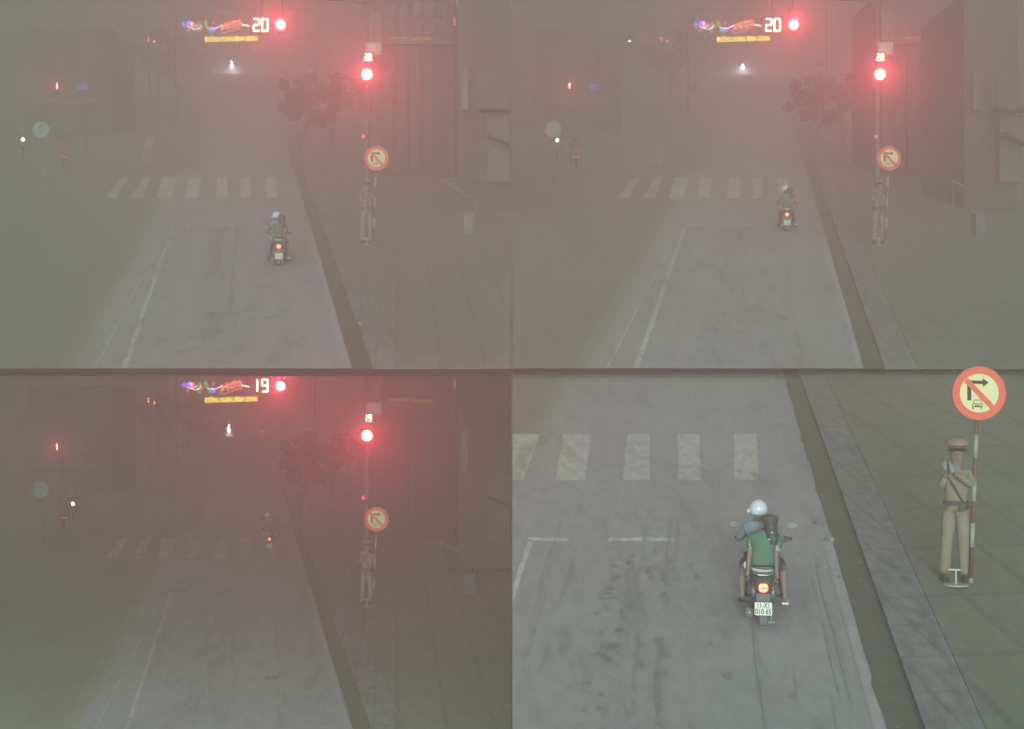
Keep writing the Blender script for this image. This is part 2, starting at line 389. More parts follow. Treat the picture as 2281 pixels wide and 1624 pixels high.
# ---- motorbike seen from behind
def make_bike():
    t = thing('motorbike')
    # rear wheel
    w = MB().wheel((0, .30, .285), .285, .095).build('wheel', RUB, t, True)
    r = MB().wheel((0, .30, .285), .215, .05, prof=[(-1, .95), (1, .95), (1, .85), (-1, .85)])
    for k in range(16):
        a = k * math.pi / 8; r.tube([(0, .30, .285), (0, .30 + .2 * math.cos(a), .285 + .2 * math.sin(a))], .004, 5)
    r.tube([(-.07, .30, .285), (.07, .30, .285)], .035, 10); r.build('rim', STEEL, w)
    w = MB().wheel((0, 1.50, .285), .285, .08).build('wheel', RUB, t, True)
    r = MB().wheel((0, 1.50, .285), .215, .045, prof=[(-1, .95), (1, .95), (1, .85), (-1, .85)])
    r.tube([(-.07, 1.5, .285), (.07, 1.5, .285)], .035, 10); r.build('rim', STEEL, w)
    # tail cowl, rounded, tapering backwards
    b = MB(); secs = []
    for y, hw, z0, z1 in ((-.02, .075, .47, .60), (.06, .11, .44, .66), (.25, .135, .42, .70), (.55, .14, .40, .70), (.80, .12, .36, .64), (1.0, .10, .30, .60)):
        secs.append([(hw * x, y, z0 + (z1 - z0) * z) for x, z in ((-.55, 0), (.55, 0), (.95, .3), (1, .65), (.8, .95), (0, 1.04), (-.8, .95), (-1, .65), (-.95, .3))])
    n = 9; v = [p for s_ in secs for p in s_]
    f = [(i * n + j, i * n + (j + 1) % n, (i + 1) * n + (j + 1) % n, (i + 1) * n + j) for i in range(len(secs) - 1) for j in range(n)]
    f += [tuple(range(n)), tuple((len(secs) - 1) * n + j for j in range(n))]
    b.add(v, f).build('body', DARK, t, True)
    # leg shield and front cowl
    f = MB(); f.prism([(-.17, .38), (.17, .38), (.23, .62), (.20, .86), (.09, .98), (-.09, .98), (-.20, .86), (-.23, .62)], 1.12, 1.17)
    f.build('leg_shield', DARK, t)
    s = MB()
    for y0, y1, hw, z in ((.10, .48, .125, .73), (.48, .85, .115, .70)):
        s.add([(x * hw, y, zz) for y in (y0, y1) for x, zz in ((-1, z - .05), (1, z - .05), (1.02, z), (.75, z + .035), (-.75, z + .035), (-1.02, z))],
              [(0, 1, 2, 3, 4, 5), (11, 10, 9, 8, 7, 6)] + [(j, (j + 1) % 6, (j + 1) % 6 + 6, j + 6) for j in range(6)])
    s.build('seat', BLACK, t)
    # tail light: amber upper lens halves and a pink lower lens in a red rim
    tl = MB(); tl.prism([(.062 * math.cos(a) * (1 if abs(math.sin(a)) < .8 else 1), .53 + .058 * math.sin(a)) for a in [i * math.pi / 12 for i in range(24)]], -.06, -.02)
    L = tl.build('tail_light', glow('tail_red', (1, .04, .05), 1.6), t)
    for sx in (-1, 1):
        MB().prism([(sx * .006, .537), (sx * .05, .537), (sx * .047, .565), (sx * .028, .579), (sx * .006, .581)][::sx], -.068, -.058).build('lens', glow('tail_amber', (1, .40, .10), 4), L)
    MB().prism([(-.052, .524), (.052, .524), (.046, .498), (.026, .483), (-.026, .483), (-.046, .498)], -.068, -.058).build('lens', glow('tail_pink', (1, .25, .18), 3.2), L)
    # mudguard and number plate
    m = MB(); m.prism([(-.085, .46), (.085, .46), (.075, .20), (-.075, .20)], -.035, -.02)
    m.prism([(-.05, .22), (.05, .22), (.04, .08), (-.04, .08)], -.03, -.022); m.build('mudguard', BLACK, t)
    p = MB().box((0, -.052, .278), (.222, .004, .172), 0, .012).build('number_plate', INK, t)
    MB().box((0, -.058, .278), (.208, .006, .158), 0, .010).build('plate_face', mat('plate_white', (1, 1, .94), .5), p)
    text('plate_number', '11-X1', .088, INK, p, (0, -.0625, .316), .0015, width=.135)
    text('plate_number', '010 65', .096, INK, p, (0, -.0625, .243), .0015, width=.19)
    # twin shocks, swing arm, silencer, stand, pegs
    for sx in (-1, 1):
        k = MB(); k.tube([(sx * .105, .30, .285), (sx * .12, .22, .56)], .018, 8); k.tube([(sx * .108, .29, .34), (sx * .118, .235, .48)], .03, 10); k.build('shock_absorber', STEEL, t, True)
    MB().tube([(-.08, .30, .285), (-.09, .75, .33), (.09, .75, .33), (.08, .30, .285)], .02, 8).build('swing_arm', BLACK, t)
    e = MB(); e.tube([(-.15, 1.0, .2), (-.16, .6, .17), (-.165, .35, .185), (-.165, .06, .205)], [.018, .022, .048, .052], 12)
    e.tube([(-.165, .062, .205), (-.165, .045, .205)], [.03, .03], 10); e.build('silencer', CHROME, t, True)
    MB().tube([(.095, .1, .30), (.115, .12, .22), (.09, .1, .13), (.07, .08, .07)], .011, 8).build('side_stand', CHROME, t)
    MB().tube([(.06, .02, .105), (.135, .02, .105)], .011, 8).build('exhaust_bracket', CHROME, t)
    g = MB(); g.tube([(-.13, .25, .70), (-.12, .02, .70), (-.06, -.06, .69), (.06, -.06, .69), (.12, .02, .70), (.13, .25, .70)], .012, 8); g.build('grab_rail', STEEL, t)
    MB().tube([(-.27, .45, .31), (.27, .45, .31)], .014, 8).build('footrest', BLACK, t); MB().tube([(-.28, .9, .28), (.28, .9, .28)], .014, 8).build('footrest', BLACK, t)
    # engine lump
    MB().box((0, .85, .34), (.2, .35, .22), 0, .05).build('engine', BLACK, t)
    # fork, handlebar, mirrors, indicators
    fk = MB()
    for sx in (-1, 1): fk.tube([(sx * .075, 1.5, .285), (sx * .075, 1.28, .80)], .018, 8)
    fk.build('fork', STEEL, t)
    MB().tube([(-.36, 1.02, 1.0), (-.22, 1.10, 1.01), (0, 1.15, .97), (.22, 1.10, 1.01), (.36, 1.02, 1.0)], .013, 8).build('handlebar', BLACK, t)
    for sx in (-1, 1):
        MB().tube([(sx * .36, 1.02, 1.0), (sx * .25, 1.085, 1.01)], .02, 10).build('grip', RUB, t)
        mr = MB().tube([(sx * .24, 1.09, 1.02), (sx * .27, 1.1, 1.12), (sx * .35, 1.08, 1.16)], .006, 6).build('mirror', CHROME, t)
        MB().disc((sx * .37, 1.06, 1.17), .038, .015, 24, rx=.058).build('mirror_glass', mat('mirror_glass', (.22, .24, .26), .5, .2), mr)
        MB().ball((sx * .13, -.0, .50), (.022, .03, .022), 10).build('indicator', mat('orange_lens', (.35, .2, .12), .4), t)
    return t

# ---- people on the bike (local frame of the bike)
def make_rider():
    t = thing('person')
    B = {'pel': ((-.04, .52, .80), (.14, .10)), 'wst': ((-.05, .52, .95), (.13, .09)), 'chs': ((-.055, .54, 1.14), (.15, .10)), 'nk0': ((-.055, .55, 1.27), (.075, .06)),
         'nek': ((-.055, .56, 1.32), .05), 'hd': ((-.06, .57, 1.40), (.078, .09)), 'top': ((-.06, .57, 1.46), (.05, .06)),
         'shL': ((-.20, .55, 1.21), .06), 'elL': ((-.31, .72, 1.02), .042), 'wrL': ((-.31, .98, .99), .027), 'hnL': ((-.31, 1.03, 1.0), (.022, .034)),
         'shR': ((.10, .55, 1.21), .06), 'elR': ((.22, .72, 1.02), .042), 'wrR': ((.30, .98, .99), .027), 'hnR': ((.31, 1.03, 1.0), (.022, .034)),
         'hpL': ((-.15, .58, .78), .09), 'knL': ((-.24, .92, .70), .062), 'akL': ((-.24, .88, .36), .04), 'ftL': ((-.25, .96, .31), .036), 'toL': ((-.26, 1.04, .30), .03),
         'hpR': ((.09, .58, .78), .09), 'knR': ((.22, .92, .70), .062), 'akR': ((.24, .88, .36), .04), 'ftR': ((.25, .96, .31), .036), 'toR': ((.26, 1.04, .30), .03)}
    Ed = [('pel', 'wst'), ('wst', 'chs'), ('chs', 'nk0'), ('nk0', 'nek'), ('nek', 'hd'), ('hd', 'top')]
    for s in 'LR':
        Ed += [('chs', 'sh' + s), ('sh' + s, 'el' + s), ('el' + s, 'wr' + s), ('wr' + s, 'hn' + s), ('pel', 'hp' + s), ('hp' + s, 'kn' + s), ('kn' + s, 'ak' + s), ('ak' + s, 'ft' + s), ('ft' + s, 'to' + s)]
    skin('body', B, Ed, SKIN, t)
    def grow(ks, e, d):
        return {k: (B[k][0], tuple(q + d for q in (B[k][1] if isinstance(B[k][1], tuple) else (B[k][1],) * 2))) for k in ks}
    sh = grow(['pel', 'wst', 'chs', 'nk0', 'shL', 'shR', 'elL', 'elR'], 0, .014)
    sh['shL'] = ((-.205, .55, 1.20), .075); sh['shR'] = ((.11, .55, 1.20), .075)
    skin('shirt', sh, [('pel', 'wst'), ('wst', 'chs'), ('chs', 'nk0'), ('chs', 'shL'), ('chs', 'shR'), ('shL', 'elL'), ('shR', 'elR')], SHIRT_B, t)
    tr = grow(['pel', 'hpL', 'hpR', 'knL', 'knR', 'akL', 'akR'], 0, .012)
    skin('trousers', tr, [('pel', 'hpL'), ('pel', 'hpR'), ('hpL', 'knL'), ('hpR', 'knR'), ('knL', 'akL'), ('knR', 'akR')], TROUS, t)
    h = MB().ball((-.06, .57, 1.425), (.116, .13, .122), 28, zc=-.55).build('helmet', HELMET, t, True)
    for sx in (-1, 1):
        MB().tube([(-.06 + sx * .118 * math.cos(a), .50, 1.42 + .128 * math.sin(a)) for a in [math.radians(q) for q in range(5, 66, 10)]], .006, 6).build('helmet_stripe', mat('grey_stripe', (.35, .34, .36), .5), h)
    MB().ball((-.185, .55, 1.40), (.022, .03, .03), 12).build('helmet_hinge', HELMET, h, True)
    MB().tube([(-.14, .505, 1.335), (-.10, .48, 1.315), (-.02, .48, 1.315), (.02, .505, 1.335)], .006, 6).build('helmet_strap', mat('strap_blue', (.13, .2, .27), .7), h)
    for s_, a in (('L', -1), ('R', 1)):
        sx = B['ft' + s_][0]; MB().box((sx[0], sx[1] + .03, .285), (.085, .25, .03), 0, .01).build('sandal', RUB, t)
    for a in (-1, 1):
        fx = MB()
        for i in range(4):
            x = a * (.275 + i * .021)
            fx.tube([(x, 1.04, 1.018), (x, 1.058, 1.008), (x, 1.05, .985), (x, 1.03, .983)], .008, 6)
        fx.tube([(a * .27, 1.02, 1.0), (a * .255, 1.035, .985)], .009, 6)
        fx.build('fingers', SKIN, t, True)
    return t

def make_passenger():
    t = thing('person')
    B = {'pel': ((-.01, .17, .79), (.11, .09)), 'wst': ((0, .17, .93), (.10, .08)), 'chs': ((.01, .18, 1.08), (.125, .085)), 'nk0': ((.03, .18, 1.20), (.07, .055)),
         'nek': ((.05, .18, 1.25), .042), 'hd': ((.075, .19, 1.33), (.07, .08)), 'top': ((.08, .19, 1.395), (.045, .05)),
         'shL': ((-.135, .18, 1.12), .05), 'elL': ((-.17, .10, .90), .034), 'wrL': ((-.185, .03, .72), .023), 'hnL': ((-.20, .0, .66), (.022, .03)),
         'shR': ((.15, .18, 1.12), .05), 'elR': ((.155, .10, .88), .034), 'wrR': ((.16, .03, .70), .023), 'hnR': ((.17, .0, .635), (.022, .03)),
         'hpL': ((-.10, .26, .77), .085), 'knL': ((-.245, .55, .69), .058), 'clL': ((-.265, .50, .52), .046), 'akL': ((-.26, .46, .35), .028), 'ftL': ((-.262, .50, .31), .03), 'toL': ((-.27, .60, .295), .024),
         'hpR': ((.10, .26, .77), .085), 'knR': ((.235, .55, .69), .058), 'clR': ((.25, .50, .52), .046), 'akR': ((.262, .46, .35), .028), 'ftR': ((.265, .50, .31), .03), 'toR': ((.27, .60, .295), .024)}
    Ed = [('pel', 'wst'), ('wst', 'chs'), ('chs', 'nk0'), ('nk0', 'nek'), ('nek', 'hd'), ('hd', 'top')]
    for s in 'LR':
        Ed += [('chs', 'sh' + s), ('sh' + s, 'el' + s), ('el' + s, 'wr' + s), ('wr' + s, 'hn' + s), ('pel', 'hp' + s), ('hp' + s, 'kn' + s), ('kn' + s, 'cl' + s), ('cl' + s, 'ak' + s), ('ak' + s, 'ft' + s), ('ft' + s, 'to' + s)]
    skin('body', B, Ed, SKIN, t)
    sh = {'hem': ((-.01, .13, .76), (.17, .13)), 'pel': ((-.01, .14, .82), (.165, .13)), 'wst': ((0, .15, .95), (.15, .12)), 'chs': ((.01, .16, 1.09), (.155, .105)), 'nk0': ((.03, .17, 1.19), (.08, .06)),
          'shL': ((-.145, .17, 1.11), .068), 'slL': ((-.16, .13, .99), .058), 'shR': ((.165, .17, 1.11), .068), 'slR': ((.175, .13, .98), .06)}
    skin('shirt', sh, [('hem', 'pel'), ('pel', 'wst'), ('wst', 'chs'), ('chs', 'nk0'), ('chs', 'shL'), ('shL', 'slL'), ('chs', 'shR'), ('shR', 'slR')], SHIRT_G, t)
    hem = MB(); hem.tube([(-.15, .10, .752), (-.11, .04, .738), (-.05, .018, .730), (.02, .012, .727), (.08, .028, .730), (.125, .07, .74)], [.016, .02, .019, .017, .014, .01], 8)
    hem.build('shirt_hem', WHITE_C, t, True)
    MB().tube([(-.215, .10, .82), (-.225, .09, .78), (-.215, .10, .74)], .018, 8).build('pocket_tag', WHITE_C, t, True)
    st = {'pel': ((-.01, .18, .77), (.145, .115)), 'hpL': ((-.10, .26, .765), .098), 'mL': ((-.20, .46, .71), .078), 'hpR': ((.10, .26, .765), .098), 'mR': ((.195, .46, .71), .078)}
    skin('shorts', st, [('pel', 'hpL'), ('hpL', 'mL'), ('pel', 'hpR'), ('hpR', 'mR')], TROUS, t)
    # long dark hair over the right shoulder
    hr = {'0': ((.082, .18, 1.40), .07), 'a': ((.08, .165, 1.36), (.135, .135)), 'b': ((.09, .15, 1.265), (.07, .075)), 'c': ((.10, .12, 1.17), (.09, .10)), 'd': ((.12, .10, 1.10), (.075, .08)), 'e': ((.12, .07, 1.03), (.04, .06))}
    skin('hair', hr, [('0', 'a'), ('a', 'b'), ('b', 'c'), ('c', 'd'), ('d', 'e')], HAIR, t)
    for p in ((.10, .0, 1.20), (.07, -.01, 1.115)):
        MB().ball(p, .011, 10).build('hair_clip', mat('glitter', (1, 1, 1), .3), t, True)
    for s_, bx, bz in (('B.', .178, 1.0),):
        text('sleeve_letters', s_, .085, WHITE_C, t, (bx, .055, bz), .003)
    text('sleeve_letters', 'J', .07, WHITE_C, t, (-.165, .055, 1.03), .003, rot=-.3)
    for s_ in (-1, 1):
        fx = MB(); k = 'L' if s_ < 0 else 'R'; hx, hy, hz = B['hn' + k][0]
        for i in range(4):
            fx.tube([(hx + s_ * (.004 + .008 * i) - s_ * .018, hy - .02 + .014 * i, hz - .02), (hx + s_ * .006 - s_ * .008, hy - .02 + .014 * i, hz - .05), (hx - s_ * .012, hy - .016 + .014 * i, hz - .068)], [.009, .008, .007], 6)
        fx.tube([(hx - s_ * .01, hy - .02, hz + .015), (hx - s_ * .03, hy - .03, hz - .01), (hx - s_ * .034, hy - .03, hz - .035)], [.010, .009, .008], 6)
        fx.build('fingers', SKIN, t, True)
        sd = MB().box((s_ * .268, .52, .272), (.09, .25, .024), 0, .01)
        sd.build('sandal', mat('sandal_white', (.9, .9, .82), .5) if s_ > 0 else RUB, t)
    return t

# ---- traffic officer figure on a little stand
def make_officer():
    t = thing('person')
    B = {'pel': ((0, .03, .98), (.07, .05)), 'wst': ((0, .02, 1.12), (.09, .06)), 'chs': ((.01, .02, 1.32), (.115, .075)), 'nk0': ((.01, .02, 1.47), (.065, .05)),
         'nek': ((.015, .02, 1.54), .058), 'jaw': ((.015, -.015, 1.61), (.085, .085)), 'hd': ((.015, -.005, 1.70), (.105, .11)), 'top': ((.015, .01, 1.79), (.085, .09)),
         'shL': ((-.165, .02, 1.42), .058), 'elL': ((-.19, -.10, 1.22), .042), 'wrL': ((-.125, -.20, 1.44), .028),
         'shR': ((.19, .02, 1.42), .058), 'elR': ((.20, -.10, 1.26), .043), 'wrR': ((-.02, -.20, 1.44), .028),
         'hpL': ((-.085, .02, .95), .075), 'knL': ((-.115, -.0, .52), .055), 'akL': ((-.14, .02, .12), .042), 'hlL': ((-.14, .02, .06), .035), 'toL': ((-.145, -.08, .035), .025),
         'hpR': ((.085, .02, .95), .075), 'knR': ((.10, 0, .52), .055), 'akR': ((.11, .02, .12), .042), 'hlR': ((.11, .02, .06), .035), 'toR': ((.115, -.08, .035), .025)}
    Ed = [('pel', 'wst'), ('wst', 'chs'), ('chs', 'nk0'), ('nk0', 'nek'), ('nek', 'jaw'), ('jaw', 'hd'), ('hd', 'top')]
    for s in 'LR':
        Ed += [('chs', 'sh' + s), ('sh' + s, 'el' + s), ('el' + s, 'wr' + s), ('pel', 'hp' + s), ('hp' + s, 'kn' + s), ('kn' + s, 'ak' + s), ('ak' + s, 'hl' + s), ('hl' + s, 'to' + s)]
    skin('body', B, Ed, SKIN, t)
    sh = {'hem': ((0, .02, .97), (.165, .12)), 'pel': ((0, .02, 1.05), (.155, .105)), 'wst': ((0, .02, 1.14), (.155, .105)), 'chs': ((.01, .02, 1.33), (.165, .11)), 'nk0': ((.01, .02, 1.47), (.09, .07)), 'shL': ((-.17, .02, 1.42), .072),
          'elL': ((-.19, -.10, 1.23), .056), 'wrL': ((-.14, -.18, 1.38), .042), 'shR': ((.195, .02, 1.42), .072), 'elR': ((.20, -.10, 1.27), .058), 'wrR': ((.02, -.19, 1.42), .042)}
    skin('shirt', sh, [('hem', 'pel'), ('pel', 'wst'), ('wst', 'chs'), ('chs', 'nk0'), ('chs', 'shL'), ('shL', 'elL'), ('elL', 'wrL'), ('chs', 'shR'), ('shR', 'elR'), ('elR', 'wrR')], TAN, t)
    tr = {'pel': ((0, .02, 1.0), (.15, .105)), 'hpL': ((-.08, .02, .92), .112), 'knL': ((-.115, .01, .52), .085), 'akL': ((-.14, .03, .16), .078), 'cfL': ((-.142, .02, .05), .085), 'hpR': ((.08, .02, .92), .112), 'knR': ((.10, .01, .52), .085), 'akR': ((.112, .03, .16), .078), 'cfR': ((.112, .02, .05), .085)}
    skin('trousers', tr, [('pel', 'hpL'), ('hpL', 'knL'), ('knL', 'akL'), ('akL', 'cfL'), ('pel', 'hpR'), ('hpR', 'knR'), ('knR', 'akR'), ('akR', 'cfR')], TAN, t)
    for x in (-.145, .115):
        MB().ball((x, -.07, .0), (.052, .15, .075), 18, zc=0).build('shoe', BELT, t, True)
    # cap: peaked, wide crown, dark peak and red band
    c = MB(); c.ball((.015, .0, 1.81), (.16, .16, .10), 26, zc=-.15); cap = c.build('cap', TAN, t, True)
    MB().tube([(.015 + .098 * math.cos(a), .105 * math.sin(a), 1.775) for a in [i * math.pi / 12 for i in range(25)]], .018, 8).build('cap_band', mat('cap_band', (.30, .12, .10), .7), cap)
    MB().add([(.015 + r * math.cos(a), r * math.sin(a), z) for r, z in ((.095, 1.76), (.155, 1.735)) for a in [math.radians(-150 + 12 * i) for i in range(11)]] +
             [(.015 + r * math.cos(a), r * math.sin(a), z - .008) for r, z in ((.095, 1.76), (.155, 1.735)) for a in [math.radians(-150 + 12 * i) for i in range(11)]],
             [(i, i + 1, i + 12, i + 11) for i in range(10)] + [(i + 22, i + 33, i + 34, i + 23) for i in range(10)]).build('cap_peak', BELT, cap)
    MB().ball((.015, -.14, 1.81), (.018, .012, .022), 12).build('cap_badge', mat('badge', (.5, .3, .08), .4), cap, True)
    # face
    for sx in (-1, 1):
        MB().ball((.015 + sx * .03, -.098, 1.69), (.013, .007, .007), 10).build('eye', INK, t, True)
        MB().ball((.015 + sx * .092, .0, 1.67), (.012, .022, .03), 10).build('ear', SKIN, t, True)
    MB().tube([(.015, -.095, 1.69), (.015, -.118, 1.655), (.015, -.095, 1.645)], [.008, .014, .01], 8).build('nose', SKIN, t, True)
    MB().tube([(-.01, -.092, 1.612), (.015, -.098, 1.609), (.04, -.092, 1.612)], .005, 6).build('mouth', mat('lips', (.25, .1, .08), .6), t)
    MB().ball((.015, .03, 1.715), (.096, .085, .085), 16).build('hair', HAIR, t, True)
    # gloved hands, five fingers each, closed round a short baton in front of the chin
    for hx, hz, sg in ((-.115, 1.53, -1), (-.065, 1.50, 1)):
        g = {'w': ((hx + sg * .02, -.20, hz - .07), (.036, .03)), 'p': ((hx, -.215, hz - .01), (.042, .026)), 'k': ((hx - sg * .005, -.22, hz + .03), (.04, .022))}
        for i in range(4):
            fx = hx - .033 + i * .022; ln = (.036, .044, .042, .032)[i]
            g['a%d' % i] = ((fx, -.235, hz + .05), .0095); g['b%d' % i] = ((fx, -.262, hz + .05 + ln * .4), .009); g['c%d' % i] = ((fx, -.272, hz + .03), .0085)
        g['t0'] = ((hx + sg * .04, -.235, hz), .011); g['t1'] = ((hx + sg * .052, -.258, hz + .03), .0095)
        e = [('w', 'p'), ('p', 'k'), ('p', 't0'), ('t0', 't1')] + [q for i in range(4) for q in (('k', 'a%d' % i), ('a%d' % i, 'b%d' % i), ('b%d' % i, 'c%d' % i))]
        skin('glove', g, e, GLOVE, t, 1, 'p')
    MB().tube([(-.09, -.27, 1.42), (-.10, -.27, 1.62)], .012, 10).build('whistle_cord', BELT, t)
    bl = MB(); n = 24
    bl.add([(.163 * math.cos(i * 2 * math.pi / n), .02 + .122 * math.sin(i * 2 * math.pi / n), z) for z in (1.0, 1.055) for i in range(n)],
           [(i, (i + 1) % n, (i + 1) % n + n, i + n) for i in range(n)]).build('belt', BELT, t, True)
    MB().box((.08, -.10, .99), (.075, .05, .12), 0, .015).build('holster', BELT, t)
    MB().tube([(-.12, -.085, 1.40), (-.05, -.115, 1.30), (.03, -.115, 1.16), (.085, -.10, 1.06)], .012, 8).build('shoulder_strap', BELT, t)
    MB().box((.235, -.045, 1.38), (.055, .012, .065), 0, .012).build('arm_patch', mat('patch_red', (.42, .06, .06), .7), t)
    MB().box((-.08, -.095, 1.33), (.08, .02, .07), 0, .008).build('chest_pocket', TAN, t)
    return t
def make_stand():
    t = thing('display_stand')
    MB().disc((0, 0, 0), .16, .02, 28).build('base_plate', PALE, t).data.transform(Matrix.Translation((0, 0, .012)) @ Matrix.Rotation(math.pi / 2, 4, 'X'))
    MB().tube([(0, -.05, .02), (0, -.05, .215)], .012, 8).build('upright', WHITE, t)
    MB().box((-.02, -.05, .215), (.15, .022, .022)).build('cross_bar', WHITE, t)
    return t

# ---- round no-right-turn sign on a striped, slightly leaning post
def make_turn_sign():
    t = thing('traffic_sign')
    k = m_at(548, KERB); px = -.095                  # foot lies left of the disc centre
    ztop = 193 * k
    lean = lambda z: px * (1 - z / ztop)
    MB().tube([(lean(0), .0, 0), (lean(ztop + .3), 0, ztop + .3)], .028, 14).build('post', mat('post_red', (.22, .10, .085), .6), t, True)
    for a, b in ((.0, .06), (.47, .79), (1.08, 1.35), (1.66, 1.96)):
        MB().tube([(lean(a), 0, a), (lean(b), 0, b)], .0305, 14).build('white_band', mat('band_white', (.40, .40, .35), .6), t, True)
    c = (0, -.045, ztop); R = .36
    bo = MB().disc(c, R, .02, 56).build('sign_board', REDP, t)
    MB().ring((c[0], c[1] - .012, c[2]), R * .985, R, .006, 56).build('rim', mat('rim_brown', (.35, .08, .04), .5), bo)
    MB().disc((c[0], c[1] - .013, c[2]), R * .715, .006, 56).build('sign_field', CREAM, bo)
    y = c[1] - .019
    def P(x, z): return (c[0] + (x - 1868) / 680, c[2] + (238 - z) / 680)
    MB().prism([P(1760, 302), P(1795, 302), P(1795, 190), P(1760, 152)], y - .002, y + .002).build('arrow_stem', INK, bo)
    MB().prism([P(1782, 123), P(1900, 126), P(1897, 103), P(1952, 142), P(1900, 180), P(1900, 157), P(1812, 152)], y - .002, y + .002).build('arrow_head', INK, bo)
    cr = MB()
    def ln(*q): cr.tube([(P(*a)[0], y - .002, P(*a)[1]) for a in q], .0042, 6)
    ln((1812, 335), (1822, 299), (1884, 299), (1892, 335), (1812, 335)); ln((1804, 345), (1812, 335)); ln((1892, 335), (1896, 345), (1896, 360), (1804, 360), (1804, 345))
    ln((1828, 348), (1872, 348)); ln((1822, 356), (1880, 356))
    for q in (1810, 1887): cr.box((P(q, 0)[0], y, P(0, 370)[1]), (.014, .004, .03))
    cr.build('car_symbol', INK, bo)
    d = .034; a = (P(1748, 118), P(1990, 370)); v = Vector((a[1][0] - a[0][0], a[1][1] - a[0][1])).normalized(); n = Vector((-v.y, v.x)) * d
    MB().prism([(a[0][0] + n.x, a[0][1] + n.y), (a[1][0] + n.x, a[1][1] + n.y), (a[1][0] - n.x, a[1][1] - n.y), (a[0][0] - n.x, a[0][1] - n.y)], y - .006, y - .002).build('diagonal_bar', REDP, bo)
    return t

# seven-segment numerals
SEG = {'0': 'abcdef', '1': 'bc', '2': 'abged', '9': 'abcdfg'}
def digits(txt, w, h, m, parent, c):
    dw = w / len(txt) * .66; th = .15 * h
    for i, ch in enumerate(txt):
        mb = MB(); x = c[0] + (i - (len(txt) - 1) / 2) * w / len(txt)
        if ch == '1': x -= dw * .35
        for s in SEG[ch]:
            hz, vt = (dw, th * .8), (th * .8, h / 2)
            p = {'a': (0, h / 2, hz), 'g': (0, 0, hz), 'd': (0, -h / 2, hz), 'b': (dw / 2, h / 4, vt), 'c': (dw / 2, -h / 4, vt), 'f': (-dw / 2, h / 4, vt), 'e': (-dw / 2, -h / 4, vt)}[s]
            mb.box((x + p[0], c[1], c[2] + p[1]), (p[2][0], .01, p[2][1]), 0, min(p[2]) * .3)
        mb.build('numeral', m, parent)

LAMPW = glow('lamp_white', (.95, 1, .82), 9.0)
LAMPN = glow('numeral_white', (1, 1, .6), 8.0)
HALO = glow('lamp_rim', (1, .75, .15), 2.5)
def red_light(parent, loc, e, c=(1, .015, .085), r=.12):
    L = bpy.data.lights.new('lamp_light', 'SPOT'); L.energy = e; L.spot_size = math.radians(36); L.spot_blend = .4; L.color = c; L.shadow_soft_size = r

    o = bpy.data.objects.new('lamp_light', L); col.objects.link(o); o.parent = parent; o.location = loc
    o.rotation_euler = (math.radians(-90), 0, 0)                # faces the traffic

    return o

YS = 505
def make_signal(num, power=RED_POWER):
    t = thing('traffic_light'); k = m_at(YS, KERB)
    Z = lambda y: (YS - y) * k; Xx = lambda x: (x - 816) * k
    top = Z(-6)
    MB().tube([(0, .14, 0), (0, .14, 1.0), (0, .14, top)], [.11, .09, .065], 16).build('pole', GREY, t, True)
    MB().box((0, .14, .03), (.34, .34, .06)).build('base_plate', GREY, t)
    MB().tube([(0, .14, top - .1), (Xx(720), .14, top), (Xx(556), .14, top + .02)], [.06, .05, .035], 12).build('mast_arm', GREY, t, True)
    # main head on the pole
    def head(x, z, r, name='signal_head'):
        h = MB(); h.box((x, .02, z), (.42, .14, .44), 0, .06); hb = h.build(name, BLACK, t)
        MB().disc((x, -.07, z), r * 1.08, .03, 36).build('lens_rim', HALO, hb)
        MB().disc((x, -.09, z), r, .04, 36).build('lamp', LAMPW, hb)
        vs = MB()
        for j in range(9):
            a = math.radians(10 + 20 * j)
            a2 = math.radians(30 + 20 * j) if j < 8 else a
            if j < 8: vs.add([((r + .03) * math.cos(q) + x, yy, z + (r + .03) * math.sin(q)) for q in (a, a2) for yy in (-.05, -.2)], [(0, 1, 3, 2)])
        vs.build('visor', BLACK, hb)
        red_light(t, (x, -.32, z), power)
    head(Xx(818), Z(167), .155)
    head(Xx(626), Z(57), .135)
    for a, b in ((Z(167), Z(128)), ):
        MB().box((Xx(819), .06, Z(148)), (.05, .05, Z(120) - Z(165))).build('bracket', BLACK, t)
    tb = MB().box((Xx(820), .04, Z(128)), (.36, .12, .32), 0, .03).build('countdown_box', BLACK, t)
    digits(num, .24, .20, LAMPN, tb, (Xx(820), -.03, Z(128)))
    MB().tube([(Xx(626), .1, Z(57)), (Xx(626), .14, top)], .03, 8).build('drop_pipe', GREY, t)
    MB().tube([(Xx(582), .1, Z(56)), (Xx(582), .14, top)], .03, 8).build('drop_pipe', GREY, t)
    tb = MB().box((Xx(581), .04, Z(56)), (.70, .12, .56), 0, .03).build('countdown_box', BLACK, t)
    digits(num, .54, .38, LAMPN, tb, (Xx(581), -.03, Z(56)))
    # small button lamp low on the pole and a pale notice plate high on it
    lb = MB().box((Xx(810), .0, Z(305)), (.16, .1, .2), 0, .02).build('button_box', BLACK, t)
    MB().disc((Xx(810), -.055, Z(305)), .045, .02, 20).build('button_lamp', glow('button_red', (1, .04, .09), 2.6), lb)
    pl = MB().box((Xx(832), .02, Z(108)), (.50, .02, .40)).build('notice_plate', mat('plate_pink', (.5, .42, .42), .6), t)
    ns = MB()
    for i in range(5): ns.box((Xx(822) + i * .055, .004, Z(108)), (.028, .01, .30))
    ns.build('notice_stripes', mat('stripe_pale', (.75, .72, .7), .6), pl)
    return t

